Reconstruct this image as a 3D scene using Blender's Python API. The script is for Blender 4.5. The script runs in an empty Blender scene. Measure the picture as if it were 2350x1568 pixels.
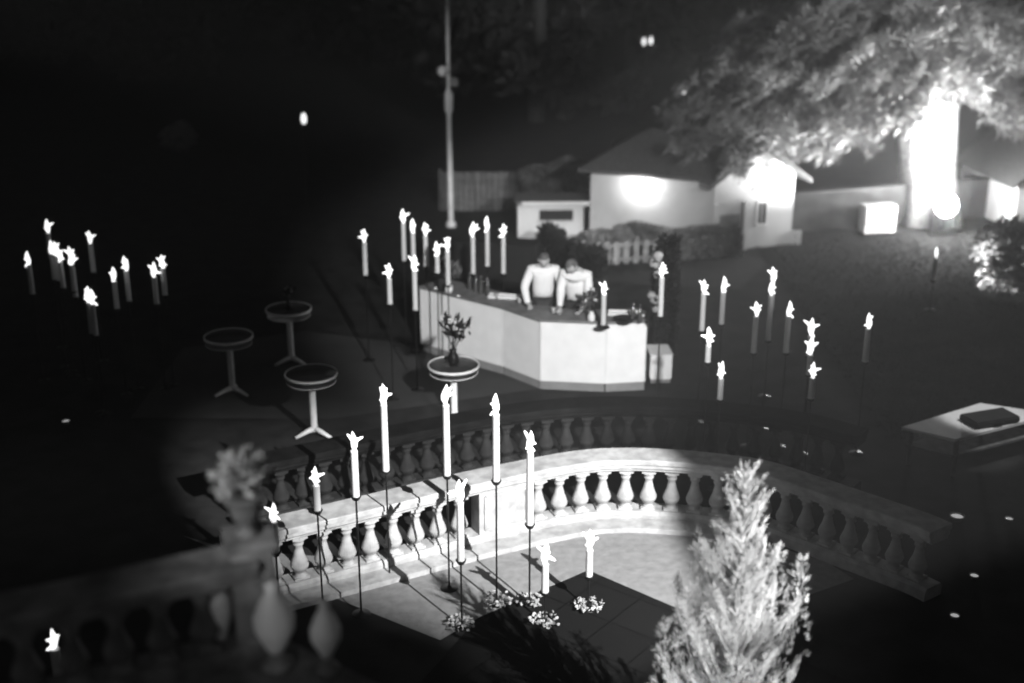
import bpy, bmesh, math, random
import numpy as np
from mathutils import Vector, Matrix
random.seed(7); rng = np.random.default_rng(7)
R = math.radians
scn = bpy.context.scene
COL = scn.collection

# ---------------------------------------------------------------- camera, world, lights, exposure
CAM_H, TILT, FPX = 7.6, R(19.6), 2900.0
cd = bpy.data.cameras.new('camera'); cam = bpy.data.objects.new('camera', cd); COL.objects.link(cam)
cam.location = (0, 0, CAM_H); cam.rotation_euler = (math.pi/2 - TILT, 0, 0)
cd.sensor_width = 36; cd.lens = FPX/2350*36; cd.clip_end = 600; cd.clip_start = .1
cd.dof.use_dof = True; cd.dof.focus_distance = 13.9; cd.dof.aperture_fstop = 0.47; cd.dof.aperture_blades = 0
scn.camera = cam
scn.view_settings.view_transform = 'Standard'; scn.view_settings.look = 'None'
scn.view_settings.exposure = 0; scn.view_settings.gamma = 1
scn.cycles.use_denoising = True; scn.cycles.filter_width = 1.9
scn.cycles.max_bounces = 5; scn.cycles.diffuse_bounces = 2; scn.cycles.glossy_bounces = 2
scn.cycles.transmission_bounces = 3; scn.cycles.transparent_max_bounces = 8; scn.cycles.volume_bounces = 0
scn.cycles.sample_clamp_indirect = 1.0

w = bpy.data.worlds.new('World'); scn.world = w; w.use_nodes = True
wb = w.node_tree.nodes['Background']
wb.inputs[0].default_value = (1, 1, 1, 1); wb.inputs[1].default_value = 0.019      # moonless, overcast night sky

def ray(x, y):
    a = (x-1175)/FPX; b = -(y-784)/FPX; c, s = math.cos(TILT), math.sin(TILT)
    return Vector((a, c+b*s, -s+b*c))
def G(x, y, z=0.0):                 # where the sight line of a photo point meets height z
    r = ray(x, y); t = (z-CAM_H)/r.z; return Vector((r.x*t, r.y*t, z))
def D(x, y, Y):                     # ... or the depth Y
    r = ray(x, y); t = Y/r.y; return Vector((r.x*t, Y, CAM_H+r.z*t))

def spot(name, loc, target, power, half, blend=.5, radius=.1):
    l = bpy.data.lights.new(name, 'SPOT'); l.energy = power; l.spot_size = R(half*2); l.spot_blend = blend
    l.shadow_soft_size = radius
    o = bpy.data.objects.new(name, l); COL.objects.link(o); o.location = loc
    o.rotation_euler = (Vector(target)-Vector(loc)).to_track_quat('-Z', 'Y').to_euler()
    return o
def point(name, loc, power, radius=.1):
    l = bpy.data.lights.new(name, 'POINT'); l.energy = power; l.shadow_soft_size = radius
    o = bpy.data.objects.new(name, l); COL.objects.link(o); o.location = loc; return o

# floodlight on the roof of the house the photo is taken from, on the bar and the hedges
spot('roof_floodlight', (3.6, .5, 9.4), G(1165, 715, .8), 24500, 9.0, .6, .25)
spot('hedge_floodlight', (9.0, 3.0, 8.8), G(1400, 515, 1.0), 22000, 7.5, 1.0, .15)
spot('crown_fill', (17.0, 6.0, 10.5), D(2030, 140, 28), 24000, 11.0, .8, .15)  # unseen front fill added to even out the cedar crown
# high floodlight out of view, on the curved balustrade
LB = Vector((8.0, 0.2, 10.6))
spot('balustrade_floodlight', LB, G(1090, 1165, .5), 56000, 8.2, .3, .06)
# uplight in front of the young conifer
spot('conifer_uplight', (1.55, 6.9, .15), (1.86, 9.1, 1.85), 700, 27, .5, .3)
spot('conifer_fill', (.2, 7.3, .3), (1.7, 9.1, 1.6), 420, 26, .6, .3)  # second light added as fill from the left
# unseen fills added to brighten the balcony, finials, mast and low table
spot('balcony_fill', (-3.2, 2.4, 6.2), D(545, 1110, 6.5), 1100, 8.5, 1.0, .15)
point('porch_fill', (-3.6, 1.5, 5.6), 30, .15)
spot('mast_fill', (-9.5, 4, 9.5), D(1035, 240, 29.5), 9000, 5.0, .8, .15)
spot('table_fill', (9.5, 14.0, 9.5), G(2270, 955, .6), 2600, 4.6, .5, .1)
spot('finial_fill', (-2.2, 1.4, 5.2), D(640, 1420, 6.25), 170, 5.0, 1.0, .08)
TR = G(2130, 510)                    # foot of the great cedar

# ---------------------------------------------------------------- materials
def mat(name, v, rough=.8, var=.25, scale=8, spec=.3, metal=0, bump=0, v2=None, detail=5):
    m = bpy.data.materials.new(name); m.use_nodes = True; nt = m.node_tree; b = nt.nodes['Principled BSDF']
    b.inputs['Roughness'].default_value = rough; b.inputs['Metallic'].default_value = metal
    b.inputs['Specular IOR Level'].default_value = spec
    tc = nt.nodes.new('ShaderNodeTexCoord'); n = nt.nodes.new('ShaderNodeTexNoise')
    n.inputs['Scale'].default_value = scale; n.inputs['Detail'].default_value = detail
    nt.links.new(tc.outputs['Object'], n.inputs['Vector'])
    r = nt.nodes.new('ShaderNodeValToRGB'); a = v*(1-var); c = v*(1+var) if v2 is None else v2
    r.color_ramp.elements[0].color = (a, a, a, 1); r.color_ramp.elements[1].color = (c, c, c, 1)
    r.color_ramp.elements[0].position = .35; r.color_ramp.elements[1].position = .65
    nt.links.new(n.outputs['Fac'], r.inputs['Fac']); nt.links.new(r.outputs['Color'], b.inputs['Base Color'])
    if bump:
        bp = nt.nodes.new('ShaderNodeBump'); bp.inputs['Strength'].default_value = bump; bp.inputs['Distance'].default_value = .02
        nt.links.new(n.outputs['Fac'], bp.inputs['Height']); nt.links.new(bp.outputs['Normal'], b.inputs['Normal'])
    return m
def glow(name, s):
    m = bpy.data.materials.new(name); m.use_nodes = True; b = m.node_tree.nodes['Principled BSDF']
    b.inputs['Base Color'].default_value = (.8, .8, .8, 1)
    b.inputs['Emission Color'].default_value = (1, 1, 1, 1); b.inputs['Emission Strength'].default_value = s
    return m
M = dict(
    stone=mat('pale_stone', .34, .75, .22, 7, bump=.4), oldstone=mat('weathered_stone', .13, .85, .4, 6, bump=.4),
    nearstone=mat('dark_near_stone', .16, .85, .4, 6, bump=.4),  # darker stone tone, mottled at random
    gravel=mat('pale_gravel', .20, .9, .13, 9, bump=.5, detail=10), lawn=mat('lawn', .02, .95, .35, 2.2, spec=.08, bump=.6, detail=10),
    court=mat('court_surface', .033, .9, .2, 1.2, detail=8), asphalt=mat('asphalt', .012, .9, .25, 3, detail=10),
    white=mat('white_paint', .74, .5, .05, 5), cloth=mat('white_cloth', .78, .85, .04, 4), grey=mat('grey_board', .22, .7, .1, 6),
    dark=mat('dark_metal', .02, .4, .2, 10, metal=.6), black=mat('black_fabric', .012, .9, .2, 10),
    top=mat('dark_table_top', .03, .25, .2, 5), chrome=mat('brushed_metal', .7, .25, .05, 20, metal=1.0),
    wax=mat('candle_wax', .60, .45, .03, 8), counter=mat('counter_top', .16, .45, .25, 6),
    render=mat('white_render', .6, .85, .06, 2), roof=mat('roof_tiles', .10, .9, .3, 20, bump=.5),
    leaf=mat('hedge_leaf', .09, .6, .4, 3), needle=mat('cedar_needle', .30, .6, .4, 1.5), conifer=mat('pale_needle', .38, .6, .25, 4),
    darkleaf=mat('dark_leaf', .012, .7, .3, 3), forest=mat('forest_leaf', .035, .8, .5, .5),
    bark=mat('bark', .30, .9, .35, 9, bump=.9), darkbark=mat('dark_bark', .06, .9, .35, 9, bump=.6),
    skin=mat('skin', .42, .55, .05, 8), hair=mat('hair', .10, .6, .3, 20), shirt=mat('white_shirt', .80, .8, .03, 6),
    apron=mat('dark_apron', .09, .85, .1, 8), flower=mat('pale_petals', .62, .7, .15, 9),
    trouser=mat('dark_trousers', .02, .9, .1, 8), flame=glow('flame', 1.7), lamp=glow('lamp_glass', 40), votive=glow('cup_glow', .35),
    glassdark=mat('window_glass', .03, .1, .1, 4, spec=.6), fence=mat('fence_board', .11, .85, .3, 6), pole=mat('painted_pole', .65, .5, .15, 3),
    dull=mat('dull_petals', .30, .8, .3, 9),
)
def shade_slate():
    m = bpy.data.materials.new('shade_slate_tiles'); m.use_nodes = True; nt = m.node_tree; b = nt.nodes['Principled BSDF']
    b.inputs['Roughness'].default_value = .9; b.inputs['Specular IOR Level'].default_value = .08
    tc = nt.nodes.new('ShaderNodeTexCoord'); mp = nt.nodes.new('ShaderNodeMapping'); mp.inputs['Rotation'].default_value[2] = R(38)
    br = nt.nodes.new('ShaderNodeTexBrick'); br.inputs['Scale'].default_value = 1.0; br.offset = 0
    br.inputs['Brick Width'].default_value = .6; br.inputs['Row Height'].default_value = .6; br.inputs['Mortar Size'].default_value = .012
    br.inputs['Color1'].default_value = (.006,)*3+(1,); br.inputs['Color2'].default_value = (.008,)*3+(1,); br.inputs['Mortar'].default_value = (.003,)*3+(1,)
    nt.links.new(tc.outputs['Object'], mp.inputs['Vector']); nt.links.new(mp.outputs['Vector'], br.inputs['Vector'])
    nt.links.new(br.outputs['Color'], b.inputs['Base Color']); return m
M['shade_slate'] = shade_slate()  # dark tile colour also stands for the shadow notch on the paving
M['darkstone'] = mat('shaded_stone', .035, .9, .4, 6)  # unused; stone darkened to stand for shade on the coping
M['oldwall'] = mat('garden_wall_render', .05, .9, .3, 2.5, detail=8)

# ---------------------------------------------------------------- helpers
def obj(name, bm, m, parent=None, smooth=False):
    me = bpy.data.meshes.new(name); bm.to_mesh(me); bm.free(); me.materials.append(m)
    if smooth: me.polygons.foreach_set('use_smooth', [True]*len(me.polygons))
    o = bpy.data.objects.new(name, me); COL.objects.link(o)
    if parent: o.parent = parent
    return o
def tag(o, label, cat, group=None):
    o['label'] = label; o['category'] = cat
    if group: o['group'] = group
    return o
def thing(name, label, cat, loc=(0, 0, 0), rz=0, group=None):
    o = bpy.data.objects.new(name, None); COL.objects.link(o); o.location = loc; o.rotation_euler = (0, 0, rz); o.empty_display_size = .1
    return tag(o, label, cat, group)
def struct(o, kind='structure'):
    o['kind'] = kind; return o
def box(bm, c, s, rz=0, bev=0):
    r = bmesh.ops.create_cube(bm, size=1, matrix=Matrix.Translation(c) @ Matrix.Rotation(rz, 4, 'Z') @ Matrix.Diagonal((s[0], s[1], s[2], 1)))
    if bev:
        es = list({e for v in r['verts'] for e in v.link_edges})
        bmesh.ops.bevel(bm, geom=es, offset=bev, segments=2, affect='EDGES')
    return bm
def lathe(bm, prof, c=(0, 0, 0), n=24):
    rings = []
    for r, z in prof:
        if r < 1e-5: rings.append([bm.verts.new((c[0], c[1], c[2]+z))])
        else: rings.append([bm.verts.new((c[0]+r*math.cos(2*math.pi*k/n), c[1]+r*math.sin(2*math.pi*k/n), c[2]+z)) for k in range(n)])
    for a, b in zip(rings, rings[1:]):
        for k in range(n):
            k2 = (k+1) % n
            if len(a) == 1 and len(b) > 1: bm.faces.new((a[0], b[k2], b[k]))
            elif len(b) == 1 and len(a) > 1: bm.faces.new((a[k], a[k2], b[0]))
            elif len(a) > 1: bm.faces.new((a[k], a[k2], b[k2], b[k]))
    for rg, rev in ((rings[0], True), (rings[-1], False)):
        if len(rg) > 1: bm.faces.new(rg[::-1] if rev else rg)
    return bm
def tube(bm, pts, radii, n=8):
    pts = [Vector(p) for p in pts]; rings = []
    for i, p in enumerate(pts):
        d = (pts[min(i+1, len(pts)-1)]-pts[max(i-1, 0)]).normalized()
        u = d.cross(Vector((0, 0, 1)) if abs(d.z) < .9 else Vector((1, 0, 0))).normalized(); v = d.cross(u)
        rings.append([bm.verts.new(p+(u*math.cos(2*math.pi*k/n)+v*math.sin(2*math.pi*k/n))*radii[i]) for k in range(n)])
    for a, b in zip(rings, rings[1:]):
        for k in range(n): bm.faces.new((a[k], a[(k+1) % n], b[(k+1) % n], b[k]))
    bm.faces.new(rings[0][::-1]); bm.faces.new(rings[-1]); return bm
def prism(bm, pts, z0, z1):
    a = [bm.verts.new((p[0], p[1], z0)) for p in pts]; b = [bm.verts.new((p[0], p[1], z1)) for p in pts]; n = len(pts)
    bm.faces.new(a[::-1]); bm.faces.new(b)
    for k in range(n): bm.faces.new((a[k], a[(k+1) % n], b[(k+1) % n], b[k]))
    bmesh.ops.recalc_face_normals(bm, faces=bm.faces); return bm
def sweep(bm, path, prof):           # prof: closed list of (side, z); side is measured to the left of the path
    rings = []
    for i, p in enumerate(path):
        d = (path[min(i+1, len(path)-1)]-path[max(i-1, 0)]); d = Vector((d.x, d.y)).normalized(); nrm = Vector((-d.y, d.x))
        rings.append([bm.verts.new((p.x+nrm.x*s, p.y+nrm.y*s, z)) for s, z in prof])
    n = len(prof)
    for a, b in zip(rings, rings[1:]):
        for k in range(n): bm.faces.new((a[k], a[(k+1) % n], b[(k+1) % n], b[k]))
    bm.faces.new(rings[0][::-1]); bm.faces.new(rings[-1]); bmesh.ops.recalc_face_normals(bm, faces=bm.faces); return bm
def spline(pts, step):
    out = []; P = [Vector(p) for p in pts]
    for i in range(len(P)-1):
        p0, p1, p2, p3 = P[max(i-1, 0)], P[i], P[i+1], P[min(i+2, len(P)-1)]
        for k in range(20):
            t = k/20; out.append(.5*((2*p1)+(-p0+p2)*t+(2*p0-5*p1+4*p2-p3)*t*t+(-p0+3*p1-3*p2+p3)*t**3))
    out.append(P[-1]); res = [out[0]]; acc = 0
    for a, b in zip(out, out[1:]):
        L = (b-a).length; 
        while acc+L >= step:
            a = a+(b-a).normalized()*(step-acc); L = (b-a).length; acc = 0; res.append(a)
        acc += L
    return res
def blades(name, pts, dirs, n, ln, wd, spread, m, parent=None, seed=1, droop=0.0):
    """n thin leaves or needles round every point, leaning along dirs"""
    g = np.random.default_rng(seed); pts = np.asarray(pts, float); dirs = np.asarray(dirs, float)
    P = np.repeat(pts, n, 0); Dn = np.repeat(dirs, n, 0); N = len(P)
    rnd = g.normal(size=(N, 3)); d = Dn+rnd*spread; d[:, 2] -= droop; d /= np.linalg.norm(d, axis=1)[:, None]+1e-9
    s = np.cross(d, g.normal(size=(N, 3))); s /= np.linalg.norm(s, axis=1)[:, None]+1e-9
    L = (ln*(.6+.8*g.random(N)))[:, None]; W = (wd*(.6+.8*g.random(N)))[:, None]
    P = P+rnd[:, ::-1]*ln*.25
    V = np.stack([P-s*W*.3, P+d*L*.5-s*W, P+d*L, P+d*L*.5+s*W], 1).reshape(-1, 3)
    me = bpy.data.meshes.new(name); me.vertices.add(4*N); me.vertices.foreach_set('co', V.ravel())
    me.loops.add(4*N); me.loops.foreach_set('vertex_index', np.arange(4*N, dtype=np.int32))
    me.polygons.add(N); me.polygons.foreach_set('loop_start', np.arange(0, 4*N, 4, dtype=np.int32))
    me.materials.append(m); me.update(calc_edges=True); me.validate()
    o = bpy.data.objects.new(name, me); COL.objects.link(o)
    if parent: o.parent = parent
    return o

# ---------------------------------------------------------------- ground
def sheet(name, pts, z, m, sub=0):
    bm = bmesh.new(); vs = [bm.verts.new((p[0], p[1], z)) for p in pts]; bm.faces.new(vs)
    bmesh.ops.recalc_face_normals(bm, faces=bm.faces)
    if bm.faces[:][0].normal.z < 0: bmesh.ops.reverse_faces(bm, faces=bm.faces[:])
    return struct(obj(name, bm, m))
bm = bmesh.new()
n = 90; xs = np.linspace(-220, 220, n); ys = np.linspace(-40, 330, n)
def hill(x, y):
    v = max(0, y-40)*.02+max(0, y-64)*.18
    d = math.hypot((x-11.5)/7.5, (y-23)/5.0); v += .0 if d > 1 else .55*(0.5+.5*math.cos(math.pi*d))
    return v
# one sheet, finer near the garden
xs = np.concatenate([np.linspace(-220, -12, 14), np.linspace(-10, 26, 50), np.linspace(30, 220, 14)])
ys = np.concatenate([np.linspace(-40, 6, 6), np.linspace(8, 40, 44), np.linspace(44, 330, 26)])
grid = [[bm.verts.new((x, y, hill(x, y))) for x in xs] for y in ys]
for j in range(len(ys)-1):
    for i in range(len(xs)-1): bm.faces.new((grid[j][i], grid[j][i+1], grid[j+1][i+1], grid[j+1][i]))
struct(obj('lawn', bm, M['lawn'], smooth=True))

# ---------------------------------------------------------------- curved balustrade
RZ = .90
back = [G(*p, RZ) for p in [(500, 1215), (630, 1183), (880, 1125), (1088, 1077), (1297, 1037), (1421, 1027), (1552, 1031), (1667, 1042), (1759, 1056), (1850, 1083), (1988, 1129), (2125, 1175), (2185, 1200)]]
def centre(pts, off):
    out = []
    for i, p in enumerate(pts):
        d = (pts[min(i+1, len(pts)-1)]-pts[max(i-1, 0)]); nr = Vector((-d.y, d.x)).normalized()
        out.append(Vector((p.x+nr.x*off, p.y+nr.y*off, 0)))
    return out
mid = spline(centre(back, -.20), .08)          # middle line of the wall, 0.08 m steps
def prof_baluster(h, r=.085, k=1.0):
    q = [(.085, 0), (.085, .05), (.06, .06), (.07, .08), (.05, .10), (.062, .13), (.095, .22), (.102, .28), (.09, .36), (.062, .50), (.046, .64), (.043, .70), (.06, .74), (.06, .77), (.05, .79), (.075, .84), (.085, .86), (.085, 1.0)]
    return [(a*r/.09*k, z*h) for a, z in q]
def balustrade(name, label, path, m, z0, zt, skip=(), step=.29, group=None, off=0.0, panel=None, sc=1.0, railm=None, rw=1.0):
    t = thing(name, label, 'balustrade', (0, 0, 0), group=group)
    hw = .20*sc*rw; q_ = 1.25*sc
    rail = [(-hw, zt-.05*q_), (-hw, zt-.012), (-hw+.012, zt), (hw-.012, zt), (hw, zt-.012), (hw, zt-.05*q_), (hw-.03*sc, zt-.065*q_), (hw-.03*sc, zt-.10*q_), (hw-.06*sc, zt-.12*q_), (hw-.06*sc, zt-.17*sc),
            (-hw+.06*sc, zt-.17*sc), (-hw+.06*sc, zt-.12*q_), (-hw+.03*sc, zt-.10*q_), (-hw+.03*sc, zt-.065*q_)]
    obj('rail', sweep(bmesh.new(), path, rail), railm or m, t)
    pl = .16*sc
    plinth = [(-.15*sc, z0), (-.15*sc, z0+pl-.04), (-.12*sc, z0+pl), (.12*sc, z0+pl), (.15*sc, z0+pl-.04), (.15*sc, z0)]
    obj('plinth', sweep(bmesh.new(), path, plinth), m, t)
    h = zt-.17*sc-z0-pl
    proto = None
    cum = [0]
    for i in range(len(path)-1): cum.append(cum[-1]+(path[i+1]-path[i]).length)
    def at(L):
        i = max(0, min(len(path)-2, next((j for j, c in enumerate(cum) if c > L), len(path))-1)); f = (L-cum[i])/(cum[i+1]-cum[i]); d = path[i+1]-path[i]
        return path[i].lerp(path[i+1], f), math.atan2(d.y, d.x)
    if panel: Ls = [panel[0]-.14-step*k for k in range(60)]+[panel[1]+.14+step*k for k in range(60)]
    else: Ls = [off+step*k for k in range(80)]
    for L in Ls:
        if not .1 < L < cum[-1]-.1: continue
        p, rz = at(L)
        if proto is None:
            bm = bmesh.new(); lathe(bm, prof_baluster(h, k=sc*1.13), n=20)
            box(bm, (0, 0, h*.025), (.18*sc, .18*sc, h*.05)); box(bm, (0, 0, h*.945), (.175*sc, .175*sc, h*.11))
            b = proto = obj('baluster', bm, m, t, True)
            b.data.polygons.foreach_set('use_smooth', [len(f.vertices) == 4 and f.area < .0012*sc for f in b.data.polygons])
        else:
            b = proto.copy(); COL.objects.link(b); b.parent = t
        b.location = (p.x, p.y, z0+pl); b.rotation_euler = (0, 0, rz)
    if panel:
        a, b_ = panel; sub = []; L = 0
        for i in range(len(path)-1):
            if a <= L <= b_: sub.append(path[i])
            L += (path[i+1]-path[i]).length
        pb = [(-.12, z0+pl-.002), (-.12, zt-.171), (.12, zt-.171), (.12, z0+pl-.002)]
        p = obj('pier_panel', sweep(bmesh.new(), sub, pb), m, t)
        c = (sub[-1]+sub[0])/2; d = sub[-1]-sub[0]; rz = math.atan2(d.y, d.x); nr = Vector((d.y, -d.x, 0)).normalized()
        bm = bmesh.new(); W = d.length-.16; HH = h-.12
        for s, q in (((0, HH/2), (W, .02, .03)), ((0, -HH/2), (W, .02, .03)), ((W/2, 0), (.03, .02, HH)), ((-W/2, 0), (.03, .02, HH))):
            cc = c+Vector((math.cos(rz), math.sin(rz), 0))*s[0]+nr*.13+Vector((0, 0, z0+pl+h/2+s[1])); box(bm, cc, q, rz)
        obj('panel_moulding', bm, m, p)
    return t
# arc length of the pier panel, from its place in the photograph
def arc_at(px, py=1190):
    best = min(range(len(mid)), key=lambda i: abs(FPX*mid[i].x/((mid[i].y*math.cos(TILT))+(CAM_H-.4)*math.sin(TILT))+1175-px))
    return best*.08
pa, pb_ = arc_at(1078), arc_at(1206)
first = (pa-.16) % .293
balustrade('stone_balustrade', 'pale curved stone balustrade with broad rail, brightly floodlit in the middle', mid, M['stone'], .0, RZ, skip=((pa-.1, pb_+.1),), step=.293, off=first, panel=(pa, pb_))
farc = spline(centre(back, 1.55)[1:10], .08)
M['shadestone'] = mat('shaded_rail_stone', .007, .9, .35, 6, spec=.05, bump=.4)  # rail colour darkened to put the far balustrade in shade
balustrade('stone_balustrade', 'dim unlit stone balustrade standing parallel behind the bright curved one', farc, mat('shaded_baluster_stone', .012, .85, .4, 6, bump=.4), 0, RZ, step=.293, railm=M['shadestone'])  # baluster colour darkened for shade as well
# stepped stone kerb in front of the wall
bm = bmesh.new(); sweep(bm, mid[4:-30], [(-.42, 0), (-.42, .07), (-.152, .07), (-.152, 0)])
struct(obj('kerb', bm, M['stone']))
sheet('gravel_path', [G(520, 1260), G(880, 1290), G(1060, 1255), G(1260, 1212), G(1420, 1198), G(1560, 1205), G(1700, 1230), G(1900, 1292), G(1960, 1330), G(1760, 1400), G(1560, 1400), G(1350, 1310), G(1100, 1418), G(1010, 1470), G(560, 1290), G(420, 1230)], .004, M['gravel'])  # lower edge cut along the diagonal shadow line, so the outline carries shade
sheet('patio', [G(1350, 1310), G(1560, 1400), G(1960, 1570), G(2100, 2300), G(700, 2300), G(900, 1640), G(1100, 1418)], .008, M['shade_slate'])  # dark tiles cut to the outline of the shadow notch
sheet('dance_floor', [G(300, 960), G(760, 962), G(1238, 893), G(1154, 850), G(966, 795), G(700, 760), G(420, 800)], .006, M['court'])
sheet('driveway', [G(1180, 640), G(1700, 665), G(1760, 600), G(1690, 578), G(1400, 600), G(1190, 552), G(1000, 540), G(960, 600)], .005, M['asphalt'])

# ---------------------------------------------------------------- near balcony with its balustrade and urn
ZB = 4.05
bl = [G(-120, 1405, ZB), G(65, 1378, ZB), G(590, 1262, ZB)]; br_ = [G(600, 1268, ZB), G(1050, 1432, ZB)]
for q in bl+br_: q.z = 0
ext = [G(610, 1300, ZB-.06), G(760, 1345, ZB-.06), G(930, 1415, ZB-.06)]
for q in ext: q.z = 0
bp = spline(bl, .04); 
balustrade('balcony_balustrade', 'dark stone balustrade of the near balcony, ending at the corner pier with the urn', bp, M['nearstone'], 3.38, ZB, step=.24, off=.1, sc=.78)
c0 = G(575, 1262, ZB)
t = thing('balcony', 'dark raised stone balcony in the bottom left foreground', 'balcony', (c0.x, c0.y, 0))
bm = bmesh.new(); P = [Vector((q.x-c0.x, q.y-c0.y)) for q in (bl[0], bl[2]+Vector((.10, .12, 0)), ext[2]+Vector((.1, 0.05, 0)))]
P += [Vector((P[-1].x, -8.5)), Vector((P[0].x, -8.5))]
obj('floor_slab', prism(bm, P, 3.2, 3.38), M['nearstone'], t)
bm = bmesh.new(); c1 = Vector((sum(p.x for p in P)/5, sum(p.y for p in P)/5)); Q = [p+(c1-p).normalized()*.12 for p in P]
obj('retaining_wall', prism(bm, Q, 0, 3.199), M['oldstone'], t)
bm = bmesh.new(); box(bm, (0, 0, 3.75), (.24, .24, .72), .3, .01); box(bm, (0, 0, 4.13), (.30, .30, .05), .3, .01)
obj('corner_pier', bm, M['nearstone'], t)
t = thing('potted_plant', 'bushy pale plant in a stone urn on the corner of the near balcony', 'potted plant', (c0.x-.01, c0.y, 4.156))
bm = bmesh.new(); lathe(bm, [(.07, 0), (.07, .02), (.035, .04), (.035, .06), (.075, .10), (.095, .17), (.10, .215), (.115, .225), (.115, .24), (.09, .24)])
obj('urn', bm, M['fence'], t, True)
pp = rng.normal(size=(70, 3))*np.array([.055, .055, .06])+np.array([0, 0, .37]); dd = pp-np.array([0, 0, .2])
obj('stem', tube(bmesh.new(), [(0, 0, .2), (.01, 0, .3), (-.01, 0, .42)], [.012, .01, .005], 6), M['darkbark'], t)
blades('foliage', pp, dd*3, 14, .06, .011, .6, M['dull'], t, 3)

M['darkstone2'] = mat('shaded_coping', .008, .95, .4, 6)  # unused; near-black coping colour standing for shade
for k, (x, ytop, Y, kk, lab) in enumerate(((490, 1290, 6.35, .95, 'tall blurred pale stone finial on the near balcony, nearest the corner pier'), (622, 1330, 6.25, 1.35, 'stout blurred pale stone finial with round belly on the near balcony, middle one'), (742, 1372, 6.2, 1.0, 'low blurred pale stone finial on the near balcony, farthest right'))):
    c = D(x, ytop, Y); hh = c.z-3.381
    t = thing('stone_finial', lab, 'finial', (c.x, Y, 3.381), 0, 'stone finials on the balcony')
    obj('foot', lathe(bmesh.new(), [(.07*kk, 0), (.07*kk, .03), (.045*kk, .05), (.03*kk, .10)], n=20), M['nearstone'], t, True)
    obj('vase', lathe(bmesh.new(), [(.03*kk, .101), (.045*kk, .14), (.085*kk, hh*.45), (.088*kk, hh*.58), (.06*kk, hh*.74), (.028*kk, hh*.86), (.034*kk, hh*.94), (0, hh)], n=20), M['pole'], t, True)
# unseen blocker: two flaps added to cut the balustrade beam and cast its shadow edge
t = thing('beam_blocker', 'added unseen blocker with two flaps that shape the balustrade beam', 'floodlight', (LB.x, LB.y, 0))
obj('stake', lathe(bmesh.new(), [(.03, 0), (.03, LB.z-.2)], n=8), M['dark'], t)
bm = bmesh.new(); box(bm, (0, -.14, LB.z), (.26, .12, .2), 0, .02); obj('housing', bm, M['dark'], t)
dA = (D(690, 1228, 12.9)-LB).normalized(); dB = (G(1125, 1429)-LB).normalized(); dC = (Vector((1.2, 6, 0))-LB).normalized(); dD = (Vector((-5.5, 6, 0))-LB).normalized()
bm = bmesh.new(); bm.faces.new([bm.verts.new(tuple(d_*1.5+Vector((0, 0, LB.z)))) for d_ in (dA, dB, dC, dD)]); bmesh.ops.solidify(bm, geom=bm.faces[:], thickness=.004); obj('shadow_flap', bm, M['black'], t)
dE, dF, dG, dH = [(Vector(q)-LB).normalized() for q in ((-5, 14.2, 1.75), (4.2, 14.8, 1.75), (5.0, 12, 7.0), (-5.5, 12, 7.0))]
bm = bmesh.new(); bm.faces.new([bm.verts.new(tuple(d_*1.4+Vector((0, 0, LB.z)))) for d_ in (dE, dF, dG, dH)]); bmesh.ops.solidify(bm, geom=bm.faces[:], thickness=.004); obj('shadow_flap', bm, M['black'], t)

# ---------------------------------------------------------------- bar
ZC = 1.2
fl = [G(966, 807), G(1154, 861), G(1238, 894), G(1388, 901), G(1481, 896)]
t = thing('bar_counter', 'long angled white bar counter with grey top, staffed by two bartenders', 'bar counter')
back_off = [(.0, .75), (.28, .72), (.32, .72), (.12, .75), (-.03, .72)]
def inset(pts, d):
    out = []
    for i, p in enumerate(pts):
        a = pts[max(i-1, 0)]; b = pts[min(i+1, len(pts)-1)]; v = (b-a); nr = Vector((-v.y, v.x, 0)).normalized(); out.append(p+nr*d)
    return out
for i in range(4):
    a, b = fl[i], fl[i+1]; bm = bmesh.new(); d = (b-a); rz = math.atan2(d.y, d.x); L = d.length
    ins = Vector((-d.y, d.x, 0)).normalized()
    box(bm, (a+b)/2+ins*.03+Vector((0, 0, .15+(ZC-.04-.15)/2)), (L-.008, .06, ZC-.04-.15), rz, .004)
    p = obj('front_panel', bm, M['cloth'], t)
    bm = bmesh.new(); box(bm, (a+b)/2+ins*.055+Vector((0, 0, .075)), (L-.03, .06, .15), rz); obj('plinth', bm, M['grey'], p)
    bm = bmesh.new(); box(bm, b+ins*.022+Vector((0, 0, .15+(ZC-.2)/2)), (.045, .05, ZC-.2), rz, .006)
    if i < 3: obj('corner_strip', bm, M['white'], p)
    else: bm.free()
bk = inset(fl, .62); fr = inset(fl, -.02)
obj('counter_top', prism(bmesh.new(), [(p.x, p.y) for p in fr]+[(p.x, p.y) for p in bk[::-1]], ZC-.04, ZC), M['counter'], t)
for a, b in ((fl[0], bk[0]), (bk[-1], fl[-1])):
    d = b-a; bm = bmesh.new(); rz = math.atan2(d.y, d.x); ins = Vector((-d.y, d.x, 0)).normalized()
    box(bm, (a+b)/2+ins*(-.04)+Vector((0, 0, (ZC-.045)/2)), (d.length-.07, .05, ZC-.045), rz); obj('end_panel', bm, M['white'], t)
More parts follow.
